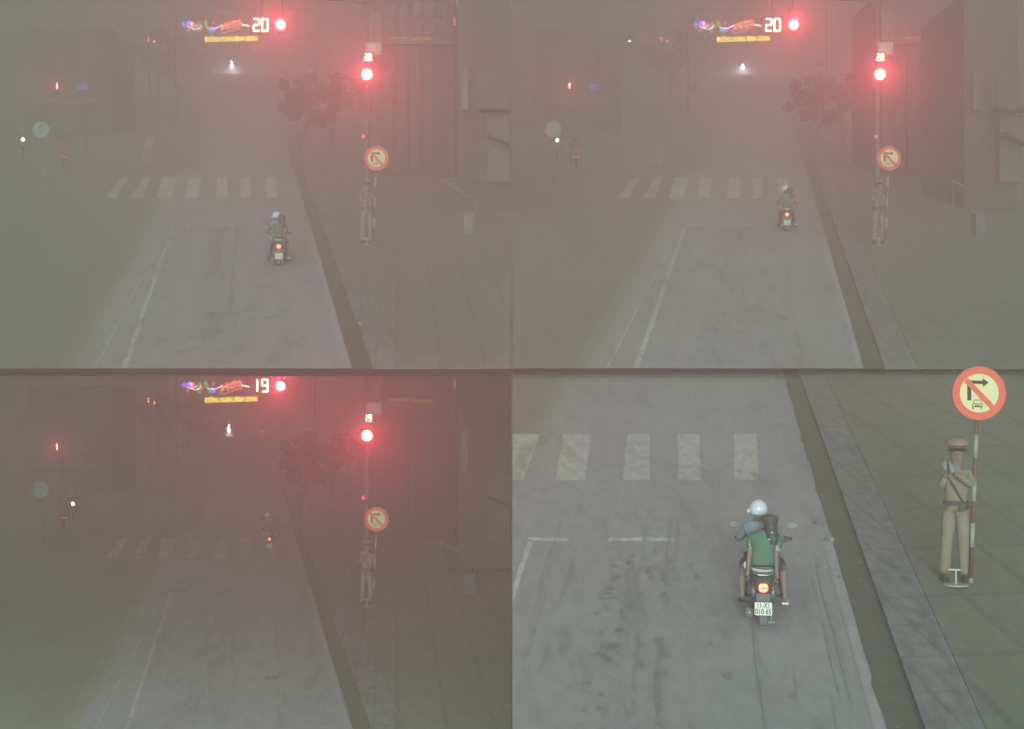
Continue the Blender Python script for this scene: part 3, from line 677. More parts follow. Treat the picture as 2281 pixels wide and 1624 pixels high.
# ---- the rest of each junction
def make_disc_sign():
    t = thing('traffic_sign'); k = m_at(425)
    zt_ = 136 * k
    MB().tube([(.09, .03, 0), (0, .03, zt_ + .2)], .03, 12).build('post', mat('post_dark', (.10, .10, .10), .6), t, True)
    for a, b in ((.10, .35), (.62, .93), (1.18, 1.42), (1.68, 1.92)):
        f = lambda z: .09 * (1 - z / (zt_ + .2))
        MB().tube([(f(a), .03, a), (f(b), .03, b)], .036, 12).build('pale_band', mat('band_pale', (.33, .34, .40), .6), t, True)
    MB().disc((0, -.02, zt_), .325, .02, 44).build('sign_board', mat('back_pale', (.36, .41, .44), .6, var=.12, scale=4), t)
    MB().box((0, -.036, zt_), (.05, .012, .50)).build('bracket', mat('back_stripe', (.30, .33, .38), .6), t)
    return t
def man_shape(mb, x, y, z, h):
    mb.disc((x, y, z + h * .42), h * .085, .01, 14)
    mb.prism([(x - h * .11, z + h * .3), (x + h * .11, z + h * .3), (x + h * .13, z), (x + h * .09, z - h * .02), (x + h * .075, z - h * .5), (x + h * .01, z - h * .5), (x, z - h * .1), (x - h * .01, z - h * .5), (x - h * .075, z - h * .5), (x - h * .09, z - h * .02), (x - h * .13, z)], y - .005, y + .005)
def make_ped():
    t = thing('pedestrian_signal'); k = m_at(345); z = (345 - 192) * k
    MB().tube([(.14, .08, 0), (0, .08, z + .2)], .05, 12).build('pole', GREY, t, True)
    b = MB().box((0, 0, z), (.34, .12, .40), 0, .04).build('signal_head', BLACK, t)
    mb = MB(); man_shape(mb, 0, -.07, z, .30); mb.build('red_figure', glow('ped_red', (1, .30, .22), 18), b)
    red_light(t, (0, -.3, z), 330)
    return t
def make_name_sign():
    t = thing('street_sign'); k = m_at(345); z = (345 - 194) * k
    MB().tube([(.22, .05, 0), (.16, .05, z)], .04, 10).build('pole', GREY, t, True)
    b = MB().box((0, 0, z), (24 * k, .04, 14 * k), 0, .03).build('sign_board', BLUE, t)
    wt = mat('sign_letter', (.62, .68, .8), .6)
    text('sign_letters', 'ĐƯỜNG', .085, wt, b, (0, -.024, z + .06), .003)
    text('sign_letters', '10 118 000', .10, wt, b, (0, -.024, z - .055), .003, width=.48)
    return t
def make_far_pole():
    t = thing('street_pole'); k = m_at(262); h = (262 - 82) * k
    MB().tube([(0, 0, 0), (-.12, 0, h)], [.09, .05], 12).build('pole', GREY, t, True)
    b = MB().box((-.12, -.08, (262 - 88) * k), (.24, .12, .32), 0, .03).build('signal_head', BLACK, t)
    MB().disc((-.12, -.15, (262 - 85.5) * k), .07, .02, 18).build('lamp', glow('far_red', (1, .08, .06), 14), b)
    MB().disc((-.10, -.15, (262 - 91) * k), .055, .02, 18).build('lamp', glow('far_red2', (1, .25, .15), 14), b)
    b = MB().box((13 * k - .1, -.08, (262 - 93) * k), (.22, .1, .26), 0, .03).build('signal_head', BLACK, t)
    for x, z in ((-.03, .05), (.03, -.02), (-.02, -.09)):
        MB().box((13 * k - .1 + x, -.14, (262 - 93) * k + z), (.11, .01, .03)).build('lamp', glow('far_yellow', (1, .55, .1), 11), b)
    MB().tube([(-.1, 0, (262 - 93) * k), (13 * k - .1, 0, (262 - 93) * k)], .025, 8).build('side_arm', GREY, t)
    return t
def make_parking_sign():
    t = thing('traffic_sign'); k = m_at(320, KERB); z = (320 - 143) * k; r = 8.3 * k
    MB().tube([(0, .05, 0), (0, .05, z + .1)], .035, 10).build('post', GREY, t, True)
    b = MB().disc((0, 0, z), r, .02, 32).build('sign_board', mat('park_red', (.95, .14, .12), .5, 0, None), t)
    MB().disc((0, -.014, z), r * .78, .006, 32).build('sign_field', mat('park_blue', (.10, .20, 1), .5), b)
    MB().prism([(-r * .62, z + r * .42), (-r * .42, z + r * .62), (r * .62, z - r * .42), (r * .42, z - r * .62)], -.024, -.018).build('diagonal_bar', mat('park_red', (.9, .12, .1)), b)
    MB().prism([(r * .62, z + r * .42), (r * .42, z + r * .62), (-r * .62, z - r * .42), (-r * .42, z - r * .62)][::-1], -.030, -.025).build('diagonal_bar', mat('park_red', (.9, .12, .1)), b)
    z2 = (320 - 155.5) * k
    p = MB().box((0, 0, z2), (13.5 * k, .02, 8 * k)).build('distance_plate', mat('plate_cream', (1, .86, .5), .5), t)
    text('plate_letters', '60m', 6 * k, INK, p, (0, -.014, z2), .003, width=10 * k)
    return t

def neon(name, m, pts, parent, r=.03): return MB().tube(pts, r, 6).build(name, m, parent)
YG = 305
def make_gate():
    """overhead street-name sign with the neon garland above it, hung on cables between two thin posts"""
    k = m_at(YG); Z = lambda y: (YG - y) * k; Xx = lambda x: (x - 515) * k
    t = thing('street_name_banner')
    g = 1 / math.exp(-HAZE_DENSITY * 80)
    yel = glow('neon_yellow', (1, .78, .12), 1.15 * g)
    bd = MB(); n = Vector((Xx(575) - Xx(456), Z(86.5) - Z(90)))
    bd.prism([(Xx(455), Z(95)), (Xx(576), Z(91)), (Xx(576), Z(80.5)), (Xx(455), Z(83.5))], -.03, .03)
    bd = bd.build('board', mat('board_olive', (.25, .2, .02), .6, 0, (.35, .25, .02), .02 * g), t)
    text('banner_letters', 'ĐƯỜNG HOÀNG ĐÌNH GIONG', 16 * k, yel, bd, (Xx(515.5), -.045, Z(87.8)), .01, width=117 * k, rot=-.026)
    for x in (470, 560): MB().tube([(Xx(x), 0, Z(84)), (Xx(x), 0, Z(20))], .012, 6).build('hanger_cable', GREY, t)
    for x in (392, 700): MB().tube([(Xx(x), .0, 0), (Xx(x), 0, Z(19))], [.05, .035], 8).build('support_post', GREY, t)
    MB().tube([(Xx(392), .0, Z(20)), (Xx(540), 0, Z(22)), (Xx(700), 0, Z(20))], .02, 6).build('span_cable', GREY, t)
    t2 = thing('neon_garland')
    Gn = lambda n, c, s: glow(n, c, s * g)
    vio = Gn('neon_violet', (.25, .16, 1), .9); pink = Gn('neon_pink', (.85, .16, .6), .9); grn = Gn('neon_green', (.08, .75, .25), .6)
    wht = Gn('neon_white', (1, .9, .85), .9); redn = Gn('neon_red', (1, .10, .14), .9); org = Gn('neon_orange', (1, .30, .16), .75)
    rr = random.Random(3)
    def star(cx, cy, r, m, name):
        P = [(Xx(cx) + (r if i % 2 else r * .5) * k * math.cos(i * math.pi / 5), -.04, Z(cy) + (r if i % 2 else r * .5) * k * math.sin(i * math.pi / 5)) for i in range(10)]
        neon(name, m, P + [P[0]], t2, .024); neon(name, m, [P[0], P[5]], t2, .02); neon(name, m, [P[3], P[8]], t2, .02)
    star(411, 55, 7, vio, 'neon_flower'); star(425, 53, 7, pink, 'neon_flower'); star(421, 52, 5, vio, 'neon_flower'); star(431, 54, 6, redn, 'neon_flower'); star(475, 67, 8, vio, 'neon_flower')
    star(622, 41, 5, Gn('neon_mauve', (.8, .2, .8), .7), 'neon_flower'); star(633, 41, 4, Gn('neon_mauve', (.8, .2, .8), .7), 'neon_flower')
    neon('neon_candle', wht, [(Xx(427), -.05, Z(58)), (Xx(427), -.05, Z(50))], t2, .045)
    c = lambda *q: [(Xx(a), -.04, Z(b)) for a, b in q]
    for q in (((416, 58), (424, 63), (433, 61), (441, 56)), ((424, 60), (432, 66), (440, 65), (447, 60)), ((440, 63), (445, 62), (448, 57)),
              ((462, 62), (470, 63), (478, 65), (486, 61), (495, 56)), ((472, 62), (480, 63), (488, 60), (495, 58)), ((537, 54), (547, 56), (560, 58)), ((540, 56), (549, 58), (562, 61))):
        neon('neon_stem', wht, c(*q), t2, .022)
    for a, b in ((445, 53), (444, 69), (458, 50), (461, 57), (466, 68)):
        P = [(Xx(a) + r_ * k * math.cos(q), -.04, Z(b) + 4.5 * k * math.sin(q)) for r_, q in [(2.6, i * math.pi / 4) for i in range(9)]]
        neon('neon_leaf', grn, P, t2, .022)
    for a, b in ((419, 68), (451, 60), (476, 52), (448, 63)):
        P = [(Xx(a) + 3 * k * math.cos(i * math.pi / 4), -.04, Z(b) + 3 * k * math.sin(i * math.pi / 4)) for i in range(8)]
        neon('neon_berry', redn, P, t2, .022)
    # slanted mesh emblem of short strokes
    em = MB(); B0 = [(495, 61), (512, 53), (533, 47), (540, 50), (538, 62), (520, 68), (500, 74), (490, 73)]
    for i in range(120):
        u, v = rr.random(), rr.random(); x = 492 + 44 * u; y = 62 - 10 * u + (v - .5) * 17
        a = rr.choice((.25, 1.9, 1.2, -.2)); l = rr.uniform(2, 5)
        em.tube([(Xx(x), -.05, Z(y)), (Xx(x + l * math.cos(a)), -.05, Z(y - l * math.sin(a)))], .017, 5, rr.randrange(2))
    em.build('neon_emblem', [org, Gn('neon_salmon', (1, .2, .2), .8)], t2)
    neon('neon_frame', org, c(*(B0 + [B0[0]])), t2, .022)
    neon('neon_stem', pink, c((598, 60), (601, 50), (604, 47)), t2, .02); neon('neon_stem', redn, c((600, 52), (610, 54), (620, 50), (624, 46)), t2, .02)
    for x in (411, 475, 515): MB().tube([(Xx(x), 0, Z(60)), (Xx(x), 0, Z(21.5))], .008, 5).build('hanger_cable', GREY, t2)
    for q in ((403, 56), (560, 60)): pass
    MB().tube([(Xx(403), 0, Z(58)), (Xx(520), 0, Z(60)), (Xx(640), 0, Z(50))], .012, 5).build('span_cable', GREY, t2)
    return t, t2

# far motorbike coming on with its headlamp lit
def make_far_bike(kind):
    t = thing('motorbike')
    MB().wheel((0, 0, .29), .29, .09).build('wheel', RUB, t, True); MB().wheel((0, 1.2, .29), .29, .09).build('wheel', RUB, t, True)
    b = MB(); b.prism([(-.10, .45), (.10, .45), (.17, .75), (.15, 1.0), (0, 1.08), (-.15, 1.0), (-.17, .75)], .1, .3); b.box((0, .8, .65), (.22, 1.0, .28), 0, .06)
    b.build('body', DARK, t)
    MB().tube([(-.34, .15, 1.06), (0, .12, 1.08), (.34, .15, 1.06)], .018, 8).build('handlebar', BLACK, t)
    return t
def make_far_rider(mshirt, mh):
    t = thing('person')
    B = {'pel': ((0, .62, .86), (.15, .1)), 'chs': ((0, .5, 1.18), (.17, .1)), 'nek': ((0, .48, 1.36), .055), 'hd': ((0, .46, 1.46), (.08, .09)), 'top': ((0, .47, 1.54), .05)}
    Ed = [('pel', 'chs'), ('chs', 'nek'), ('nek', 'hd'), ('hd', 'top')]
    for s, a in (('L', -1), ('R', 1)):
        B['sh' + s] = ((a * .19, .48, 1.27), .06); B['el' + s] = ((a * .30, .35, 1.08), .045); B['ha' + s] = ((a * .32, .17, 1.09), .032)
        B['hp' + s] = ((a * .12, .6, .82), .09); B['kn' + s] = ((a * .24, .25, .72), .065); B['an' + s] = ((a * .22, .42, .36), .045); B['to' + s] = ((a * .23, .27, .32), .035)
        Ed += [('chs', 'sh' + s), ('sh' + s, 'el' + s), ('el' + s, 'ha' + s), ('pel', 'hp' + s), ('hp' + s, 'kn' + s), ('kn' + s, 'an' + s), ('an' + s, 'to' + s)]
    skin('body', B, Ed, SKIN, t, 1)
    skin('jacket', {k: (v[0], tuple(q + .02 for q in (v[1] if isinstance(v[1], tuple) else (v[1],) * 2))) for k, v in B.items() if k in ('pel', 'chs', 'shL', 'shR', 'elL', 'elR')},
         [('pel', 'chs'), ('chs', 'shL'), ('chs', 'shR'), ('shL', 'elL'), ('shR', 'elR')], mshirt, t, 1)
    MB().ball((0, .46, 1.50), (.13, .14, .13), 18, zc=-.4).build('helmet', mh, t, True)
    return t
def make_car():
    t = thing('car')
    b = MB(); P = [(-.85, .3), (.85, .3), (.88, .75), (.80, .95), (.62, 1.42), (-.62, 1.42), (-.80, .95), (-.88, .75)]
    b.prism(P, .0, 3.6); b.build('body', mat('car_paint', (.2, .2, .2), .3), t)
    MB().prism([(-.72, .98), (.72, .98), (.56, 1.36), (-.56, 1.36)], -.02, -.005).build('windscreen', mat('car_glass', (.05, .06, .07), .1), t)
    for x in (-.62, .62):
        MB().disc((x, -.03, .68), .34, .04, 20, rx=.26).build('headlight', glow('car_lamp', (1, .86, .62), 22000), t)
        MB().wheel((x * 1.2, .6, .32), .32, .2).build('wheel', RUB, t)
    return t

# trees
LEAF = [mat('leaf_a', (.19, .16, .075), .8), mat('leaf_b', (.11, .12, .06), .8), mat('leaf_c', (.07, .08, .045), .8)]
BARK = mat('bark', (.20, .16, .10), .9, var=.3, scale=6)
def make_tree(h, r, seed, n=2600, lean=0.0):
    t = thing('tree'); rr = random.Random(seed)
    tk = MB(); tk.tube([(0, 0, -.03), (.05, 0, h * .25), (lean * .4, 0, h * .45), (lean * .7, 0, h * .7)], [.2, .15, .12, .07], 10)
    tips = []
    for i in range(9):
        a = rr.uniform(0, 6.28); z0 = h * rr.uniform(.38, .66); L = r * rr.uniform(.6, 1.0)
        p = (lean * z0 / h, 0, z0); q = (p[0] + L * .5 * math.cos(a), L * .5 * math.sin(a), z0 + L * .45); e = (p[0] + L * math.cos(a), L * math.sin(a), z0 + L * rr.uniform(.3, .9))
        tk.tube([p, q, e], [.07, .04, .015], 6); tips += [q, e]
    tk.build('trunk', BARK, t, True)
    cl = [(Vector(rr.choice(tips)) + Vector((rr.gauss(0, r * .22), rr.gauss(0, r * .22), rr.gauss(0, r * .18))), rr.uniform(.22, .5) * r * .6, rr.randrange(3)) for _ in range(30)]
    cr = MB()
    for i in range(n):
        c, s, mi = rr.choice(cl); d = Vector((rr.gauss(0, 1), rr.gauss(0, 1), rr.gauss(0, 1))).normalized() * s * rr.random() ** .4
        p = c + d; u = Vector((rr.gauss(0, 1), rr.gauss(0, 1), rr.gauss(0, 1))).normalized(); w = u.orthogonal().normalized(); L = rr.uniform(.07, .15)
        cr.add([p - u * L, p + w * L * .5, p + u * L, p - w * L * .5], [(0, 1, 2, 3)], mi)
    cr.build('crown', LEAF, t)
    return t

# buildings
WALLR = mat('stucco_pink', (.13, .11, .09), .9, var=.12, scale=1.2)
WALLG = mat('stucco_green', (.115, .125, .105), .9, var=.12, scale=1.2)
GLASSM = mat('window_glass', (.10, .11, .10), .4)
FRAMEM = mat('window_frame', (.13, .13, .12), .6)
YB = 392
def make_shop():
    t = thing('shop_building'); k = m_at(YB, KERB); Z = lambda y: (YB - y) * k; x0, x1 = 0, (1012 - 822) * k
    Xx = lambda x: (x - 822) * k
    MB().box(((x0 + x1) / 2, 2.5, Z(-25) / 2), (x1 - x0, 5, Z(-25))).build('wall', WALLR, t)
    MB().box((Xx(917), -.12, Z(97)), (x1 - x0, .25, .16)).build('cornice', FRAMEM, t)
    MB().box((Xx(836), -.04, Z(60)), (28 * k, .08, 66 * k)).build('light_panel', mat('panel_pale', (.26, .22, .19), .8), t)
    lb = MB().box((Xx(837), -.10, Z(68)), (19 * k, .06, 13 * k)).build('small_sign', mat('sign_dim', (.16, .10, .09), .7), t)
    MB().ring((Xx(833), -.14, Z(68)), .05, .09, .01, 16).build('sign_mark', mat('mark_pale', (.45, .35, .33), .7), lb)
    MB().box((Xx(841), -.14, Z(68)), (.14, .01, .16)).build('sign_mark', mat('mark_pale', (.45, .35, .33), .7), lb)
    for i in range(5):
        for zc in (62, 22):
            w = MB().box((Xx(870 + i * 29), -.02, Z(zc)), (17 * k, .06, 26 * k)).build('window', GLASSM, t)
            MB().ring((Xx(870 + i * 29), 0, Z(zc)), 0.01, .02, .01, 4)
            fr = MB()
            for dx in (-9, 0, 9): fr.box((Xx(870 + i * 29 + dx), -.06, Z(zc)), (.05, .04, 28 * k))
            for dz in (-14, 14): fr.box((Xx(870 + i * 29), -.06, Z(zc + dz)), (19 * k, .04, .05))
            fr.build('frame', FRAMEM, w)
    sb = MB().box((Xx(916), -.20, Z(88)), (104 * k, .1, 11 * k)).build('shop_sign', mat('sign_back', (.22, .16, .09), .7), t)
    mt = mat('dim_yellow', (.5, .38, .10), .6, 0, (.9, .6, .12), .45)
    text('sign_letters', 'Nhà thuốc', 9 * k, mt, sb, (Xx(889), -.26, Z(87.5)), .01, width=40 * k)
    text('sign_letters', 'Gia Hưng', 9 * k, mt, sb, (Xx(940), -.26, Z(89)), .01, width=44 * k)
    for i, x in enumerate((835, 865, 895, 925, 955)):
        MB().box((Xx(x), -.06, Z(250)), (20 * k, .1, 250 * k)).build('shutter', mat('shutter%d' % (i % 2), ((.125, .108, .088), (.12, .105, .085))[i % 2], .6), t)
    for x in (822, 880, 908, 940, 1010): MB().box((Xx(x), -.14, Z(140) / 1.0 - Z(140) / 2), (4 * k, .2, Z(140))).build('column', mat('col_ochre', (.14, .118, .095), .8), t)
    MB().box((Xx(1013), -.24, Z(52)), (5 * k, .1, 16 * k)).build('light_strip', mat('strip_red', (.8, .2, .15), .5, 0, (1, .3, .2), .6), t)
    return t
def make_annex():
    t = thing('gated_building'); k = m_at(470, KERB); Z = lambda y: (470 - y) * k; Xx = lambda x: (x - 1018) * k
    MB().box((Xx(1078), 3, Z(-25) / 2), (119 * k, 5, Z(-25))).build('wall', WALLG, t)
    MB().box((Xx(1103), -.35, Z(248)), (72 * k, .7, .12)).build('balcony_slab', mat('slab', (.10, .105, .095), .8), t)
    MB().box((Xx(1114), -.72, Z(245)), (40 * k, .02, 2.5 * k)).build('light_strip', mat('strip_blue', (.13, .15, .3), .6), t)
    fn = MB()
    for i in range(19): fn.box((Xx(1068 + i * 3.8), -.68, Z(209)), (.022, .022, 72 * k))
    fn.box((Xx(1103), -.68, Z(172)), (70 * k, .03, .03)); fn.box((Xx(1103), -.68, Z(243)), (70 * k, .03, .03)); fn.build('balcony_bars', mat('bars', (.15, .16, .17), .6), t)
    MB().box((Xx(1110), -.03, Z(330)), (50 * k, .06, 150 * k)).build('door', mat('door_d', (.13, .14, .12), .6), t)
    MB().box((Xx(1035), -.03, Z(200)), (16 * k, .06, 90 * k)).build('window', GLASSM, t)
    MB().prism([(Xx(1085), Z(300)), (Xx(1136), Z(322)), (Xx(1136), Z(329)), (Xx(1085), Z(308))], -.8, 0).build('awning', mat('awning', (.13, .145, .18), .7), t)
    return t
def make_rail():
    t = thing('handrail'); k = m_at(475, KERB); Xx = lambda x: (x - 1020) * k; Z = lambda y: (475 - y) * k
    MB().tube([(Xx(980), 0, Z(402)), (Xx(1060), 0, Z(445))], .045, 8).build('rail', mat('rail_pale', (.19, .2, .26), .5), t)
    for x, y in ((982, 403), (1020, 424), (1058, 444)): MB().tube([(Xx(x), 0, 0), (Xx(x), 0, Z(y))], .03, 8).build('post', GREY, t)
    return t
def make_cabinet():
    t = thing('utility_cabinet'); k = m_at(522, KERB)
    MB().box((0, .2, 26 * k), (25 * k, .4, 46 * k), 0, .03).build('body', mat('cabinet', (.12, .13, .15), .5, var=.1), t)
    MB().box((-2 * k, -.012, 27 * k), (17 * k, .02, 34 * k)).build('door', mat('cabinet_door', (.16, .17, .22), .5), t)
    MB().box((0, .2, 1.5 * k), (28 * k, .46, 3 * k)).build('plinth', GREY, t)
    return t
def make_house():
    t = thing('house'); k = m_at(300); Z = lambda y: (300 - y) * k; Xx = lambda x: (x - 150) * k
    MB().box((0, 3, Z(60) / 2), (190 * k, 5, Z(60))).build('wall', WALLG, t)
    MB().box((0, -.4, Z(232)), (130 * k, 1, 8 * k)).build('canopy', mat('canopy', (.24, .26, .22), .8), t)
    for x in (85, 130, 175, 215):
        w = MB().box((Xx(x), -.03, Z(130)), (22 * k, .08, 44 * k)).build('window', GLASSM, t)
        fr = MB(); fr.box((Xx(x), -.08, Z(130)), (.06, .05, 44 * k)); fr.box((Xx(x), -.08, Z(108)), (24 * k, .06, .08)); fr.box((Xx(x), -.08, Z(152)), (24 * k, .06, .08)); fr.build('frame', FRAMEM, w)
    MB().box((Xx(150), -.03, Z(272)), (70 * k, .06, 54 * k)).build('door', mat('door_d', (.13, .14, .12), .6), t)
    return t
def make_lamp_post():
    t = thing('street_lamp')
    MB().tube([(0, 0, 0), (0, 0, 5.3), (.3, -.1, 5.6)], [.07, .05, .03], 10).build('pole', GREY, t, True)
    MB().box((.4, -.1, 5.62), (.4, .2, .08), 0, .03).build('lamp_housing', GREY, t)
    MB().ball((.42, -.14, 5.57), (.09, .09, .05), 12).build('lamp', glow('small_white', (1, .98, .85), 26), t)
    return t
def make_cables():
    t = thing('overhead_cable'); k = m_at(YS, KERB); Z = lambda y: (YS - y) * k; Xx = lambda x: (x - 816) * k
    for a, b in (((822, 134), (862, 162)), ((855, 150), (880, 172)), ((858, 152), (892, 183)), ((872, 158), (908, 184)), ((852, 160), (872, 190))):
        m_ = ((a[0] + b[0]) / 2, (a[1] + b[1]) / 2 + 1.5)
        MB().tube([(Xx(q[0]), .3 + .1 * i, Z(q[1])) for i, q in enumerate((a, m_, b))], .009, 5).build('cable', mat('cable_pale', (.42, .36, .36), .5), t)
    MB().tube([(Xx(908), .5, Z(184)), (Xx(960), 1.2, Z(215))], .007, 5).build('cable', mat('cable_pale', (.42, .36, .36), .5), t)
    MB().tube([(0, .14, Z(140)), (Xx(822), .3, Z(134))], .007, 5).build('cable', mat('cable_pale', (.42, .36, .36), .5), t)
    return t
def make_board():
    t = thing('advertising_board'); k = m_at(372)
    MB().prism([(-17 * k, .1), (6 * k, .1), (17 * k, 62 * k), (-4 * k, 66 * k)], -.03, .03).build('panel', mat('board_orange', (.30, .19, .15), .7, var=.2, scale=2), t)
    for x in (-12, 3): MB().tube([(x * k, .05, 0), (x * k + .1, .05, .8)], .03, 8).build('leg', GREY, t)
    return t
def make_stud():
    t = thing('reflector_post')
    MB().tube([(0, 0, 0), (0, 0, .16)], [.03, .025], 10).build('post', mat('stud_dark', (.12, .12, .12), .5), t)
    MB().disc((0, -.035, .12), .025, .02, 14).build('reflector', mat('refl_red', (1, .05, .1), .3, 0, None), t)
    return t

# ---------------------------------------------------------------- build once, then copy into every street
GROUPS = {}
def put(root, st, x, y, up=0, label=None, cat=None, group=None, face=False):
    used = root.get('_used')
    o = copy_tree(root) if used else root
    root['_used'] = 1
    if '_used' in o and o is not root: del o['_used']
    o.location = st.g(x, y, up); o.scale = (st.sc,) * 3
    if face or cat in ('person', 'motorbike', 'car', 'stand'): o.rotation_euler = (0, 0, -math.atan2(o.location.x, o.location.y))
    for ch in o.children:
        if ch.type == 'LIGHT' and cat in ('traffic light', 'pedestrian signal'): ch.rotation_euler = (-math.pi / 2 + math.atan2(o.location.z + 5, o.location.y), 0, -math.atan2(o.location.x, o.location.y))   # aimed down the road at the drivers
    for k in ('label', 'category', 'group'):
        if k in o: del o[k]
    tag(o, label, cat, group)
    return o

bike = make_bike(); rider = make_rider(); mate = make_passenger(); officer = make_officer(); stand = make_stand(); tsign = make_turn_sign()
pos = {'upper left': (621, 594), 'upper right': (613, 516), 'lower left': (600, 428), 'lower right': (622, 594)}
note = {'upper left': 'upper left street', 'upper right': 'at the stop line, upper right street', 'lower left': 'on the crossing, lower left street', 'lower right': 'large in the lower right street'}
for st in STREETS:
    w = st.where; x, y = pos[w]
    if w == 'upper left': nt_ = 'before the stop line, upper left street'
    else: nt_ = note[w]
    put(bike, st, x, y, 0, 'dark motorbike seen from behind, tail light lit, ' + nt_, 'motorbike', 'dark motorbikes carrying two people')
    put(rider, st, x, y, 0, 'rider in white helmet and pale blue shirt, ' + nt_, 'person', 'white-helmeted motorbike riders')
    put(mate, st, x, y, 0, 'long-haired pillion passenger in green shirt, ' + nt_, 'person', 'green-shirted passengers')
    put(officer, st, 817, 542, KERB, 'traffic officer in tan uniform and cap with white gloves at his chin, %s street' % w, 'person', 'tan uniformed traffic officers')
    put(stand, st, 817, 548, KERB, 'small pale T-shaped stand under the tan officer, %s street' % w, 'stand', 'stands under the officers')
    put(tsign, st, 839, 545, KERB, 'round red and cream no-right-turn sign, %s street' % w, 'traffic sign', 'round no-right-turn signs')

sig20 = make_signal('20'); sig19 = make_signal('19', RED_POWER * .62)
put(sig20, TL, 816, YS, KERB, 'glowing red traffic light with countdown 20 on pole and mast arm, upper left street', 'traffic light', 'red traffic lights with countdown')
put(sig20, TR, 816, YS, KERB, 'glowing red traffic light with countdown 20 on pole and mast arm, upper right street', 'traffic light', 'red traffic lights with countdown')
put(sig19, BL, 816, YS, KERB, 'glowing red traffic light whose countdowns read 19, lower left street', 'traffic light', 'red traffic lights with countdown')
banner, garland = make_gate()
dsc = make_disc_sign(); ped = make_ped(); nsg = make_name_sign(); fpo = make_far_pole(); psg = make_parking_sign()
shop = make_shop(); annex = make_annex(); rail = make_rail(); cab = make_cabinet(); house = make_house(); lamp = make_lamp_post(); board = make_board(); stud = make_stud()
cables = make_cables()
tree_a = make_tree(4.5, 1.35, 11, 2600, .9); tree_b = make_tree(4.4, 1.9, 23, 2400); tree_c = make_tree(7.0, 3.0, 31, 2600)
car = make_car()

fb = make_far_bike('on'); hl = MB().disc((0, -.02, .84), .31, .06, 24, rx=.19).build('headlight', glow('head_far', (.93, .95, 1), 420), fb)
MB().disc((0, -.02, 1.42), .10, .05, 16).build('visor_glint', glow('visor_glow', (.93, .95, 1), 300), fb)  # no lamp: the visor's reflected glint put in as a glowing disc
sp = bpy.data.lights.new('lamp_light', 'SPOT'); sp.energy = 60000; sp.color = (.85, .88, 1); sp.spot_size = math.radians(34); sp.spot_blend = .8; sp.shadow_soft_size = .1
spo = bpy.data.objects.new('lamp_light', sp); col.objects.link(spo); spo.parent = fb; spo.location = (0, -.2, .86); spo.rotation_euler = (math.radians(-66), 0, 0)
fr = make_far_rider(TROUS, HELMET)
sb = make_far_bike('side'); MB().disc((.0, .0, .92), .085, .05, 18).build('headlight', glow('head_near', (1, .93, .8), 9), sb)
sr = make_far_rider(mat('jacket_grey', (.2, .2, .24), .9), mat('helmet_grey', (.3, .3, .33), .4))
rb = make_far_bike('red')
MB().box((.02, -.06, .60), (.30, .04, .05), 0, .01).build('tail_light', glow('tail_far', (1, .10, .10), .9), rb)
MB().box((-.04, -.06, .80), (.34, .04, .10), 0, .02).build('rear_box', mat('box_red', (.42, .12, .12), .6), rb)
rrd = make_far_rider(mat('jacket_red', (.33, .13, .13), .9), mat('helmet_dark', (.15, .13, .13), .4))
tb_ = make_far_bike('tail'); MB().disc((0, -.05, .72), .13, .05, 16).build('tail_light', glow('tail_distant', (1, .26, .10), 45), tb_)
MB().disc((0, -.05, .38), .08, .05, 16).build('number_plate', glow('plate_glow', (1, .3, .2), 12), tb_)  # plate is no lamp; reddish light put in as its own glow
trd = make_far_rider(TROUS, mat('helmet_dark', (.15, .13, .13), .4))

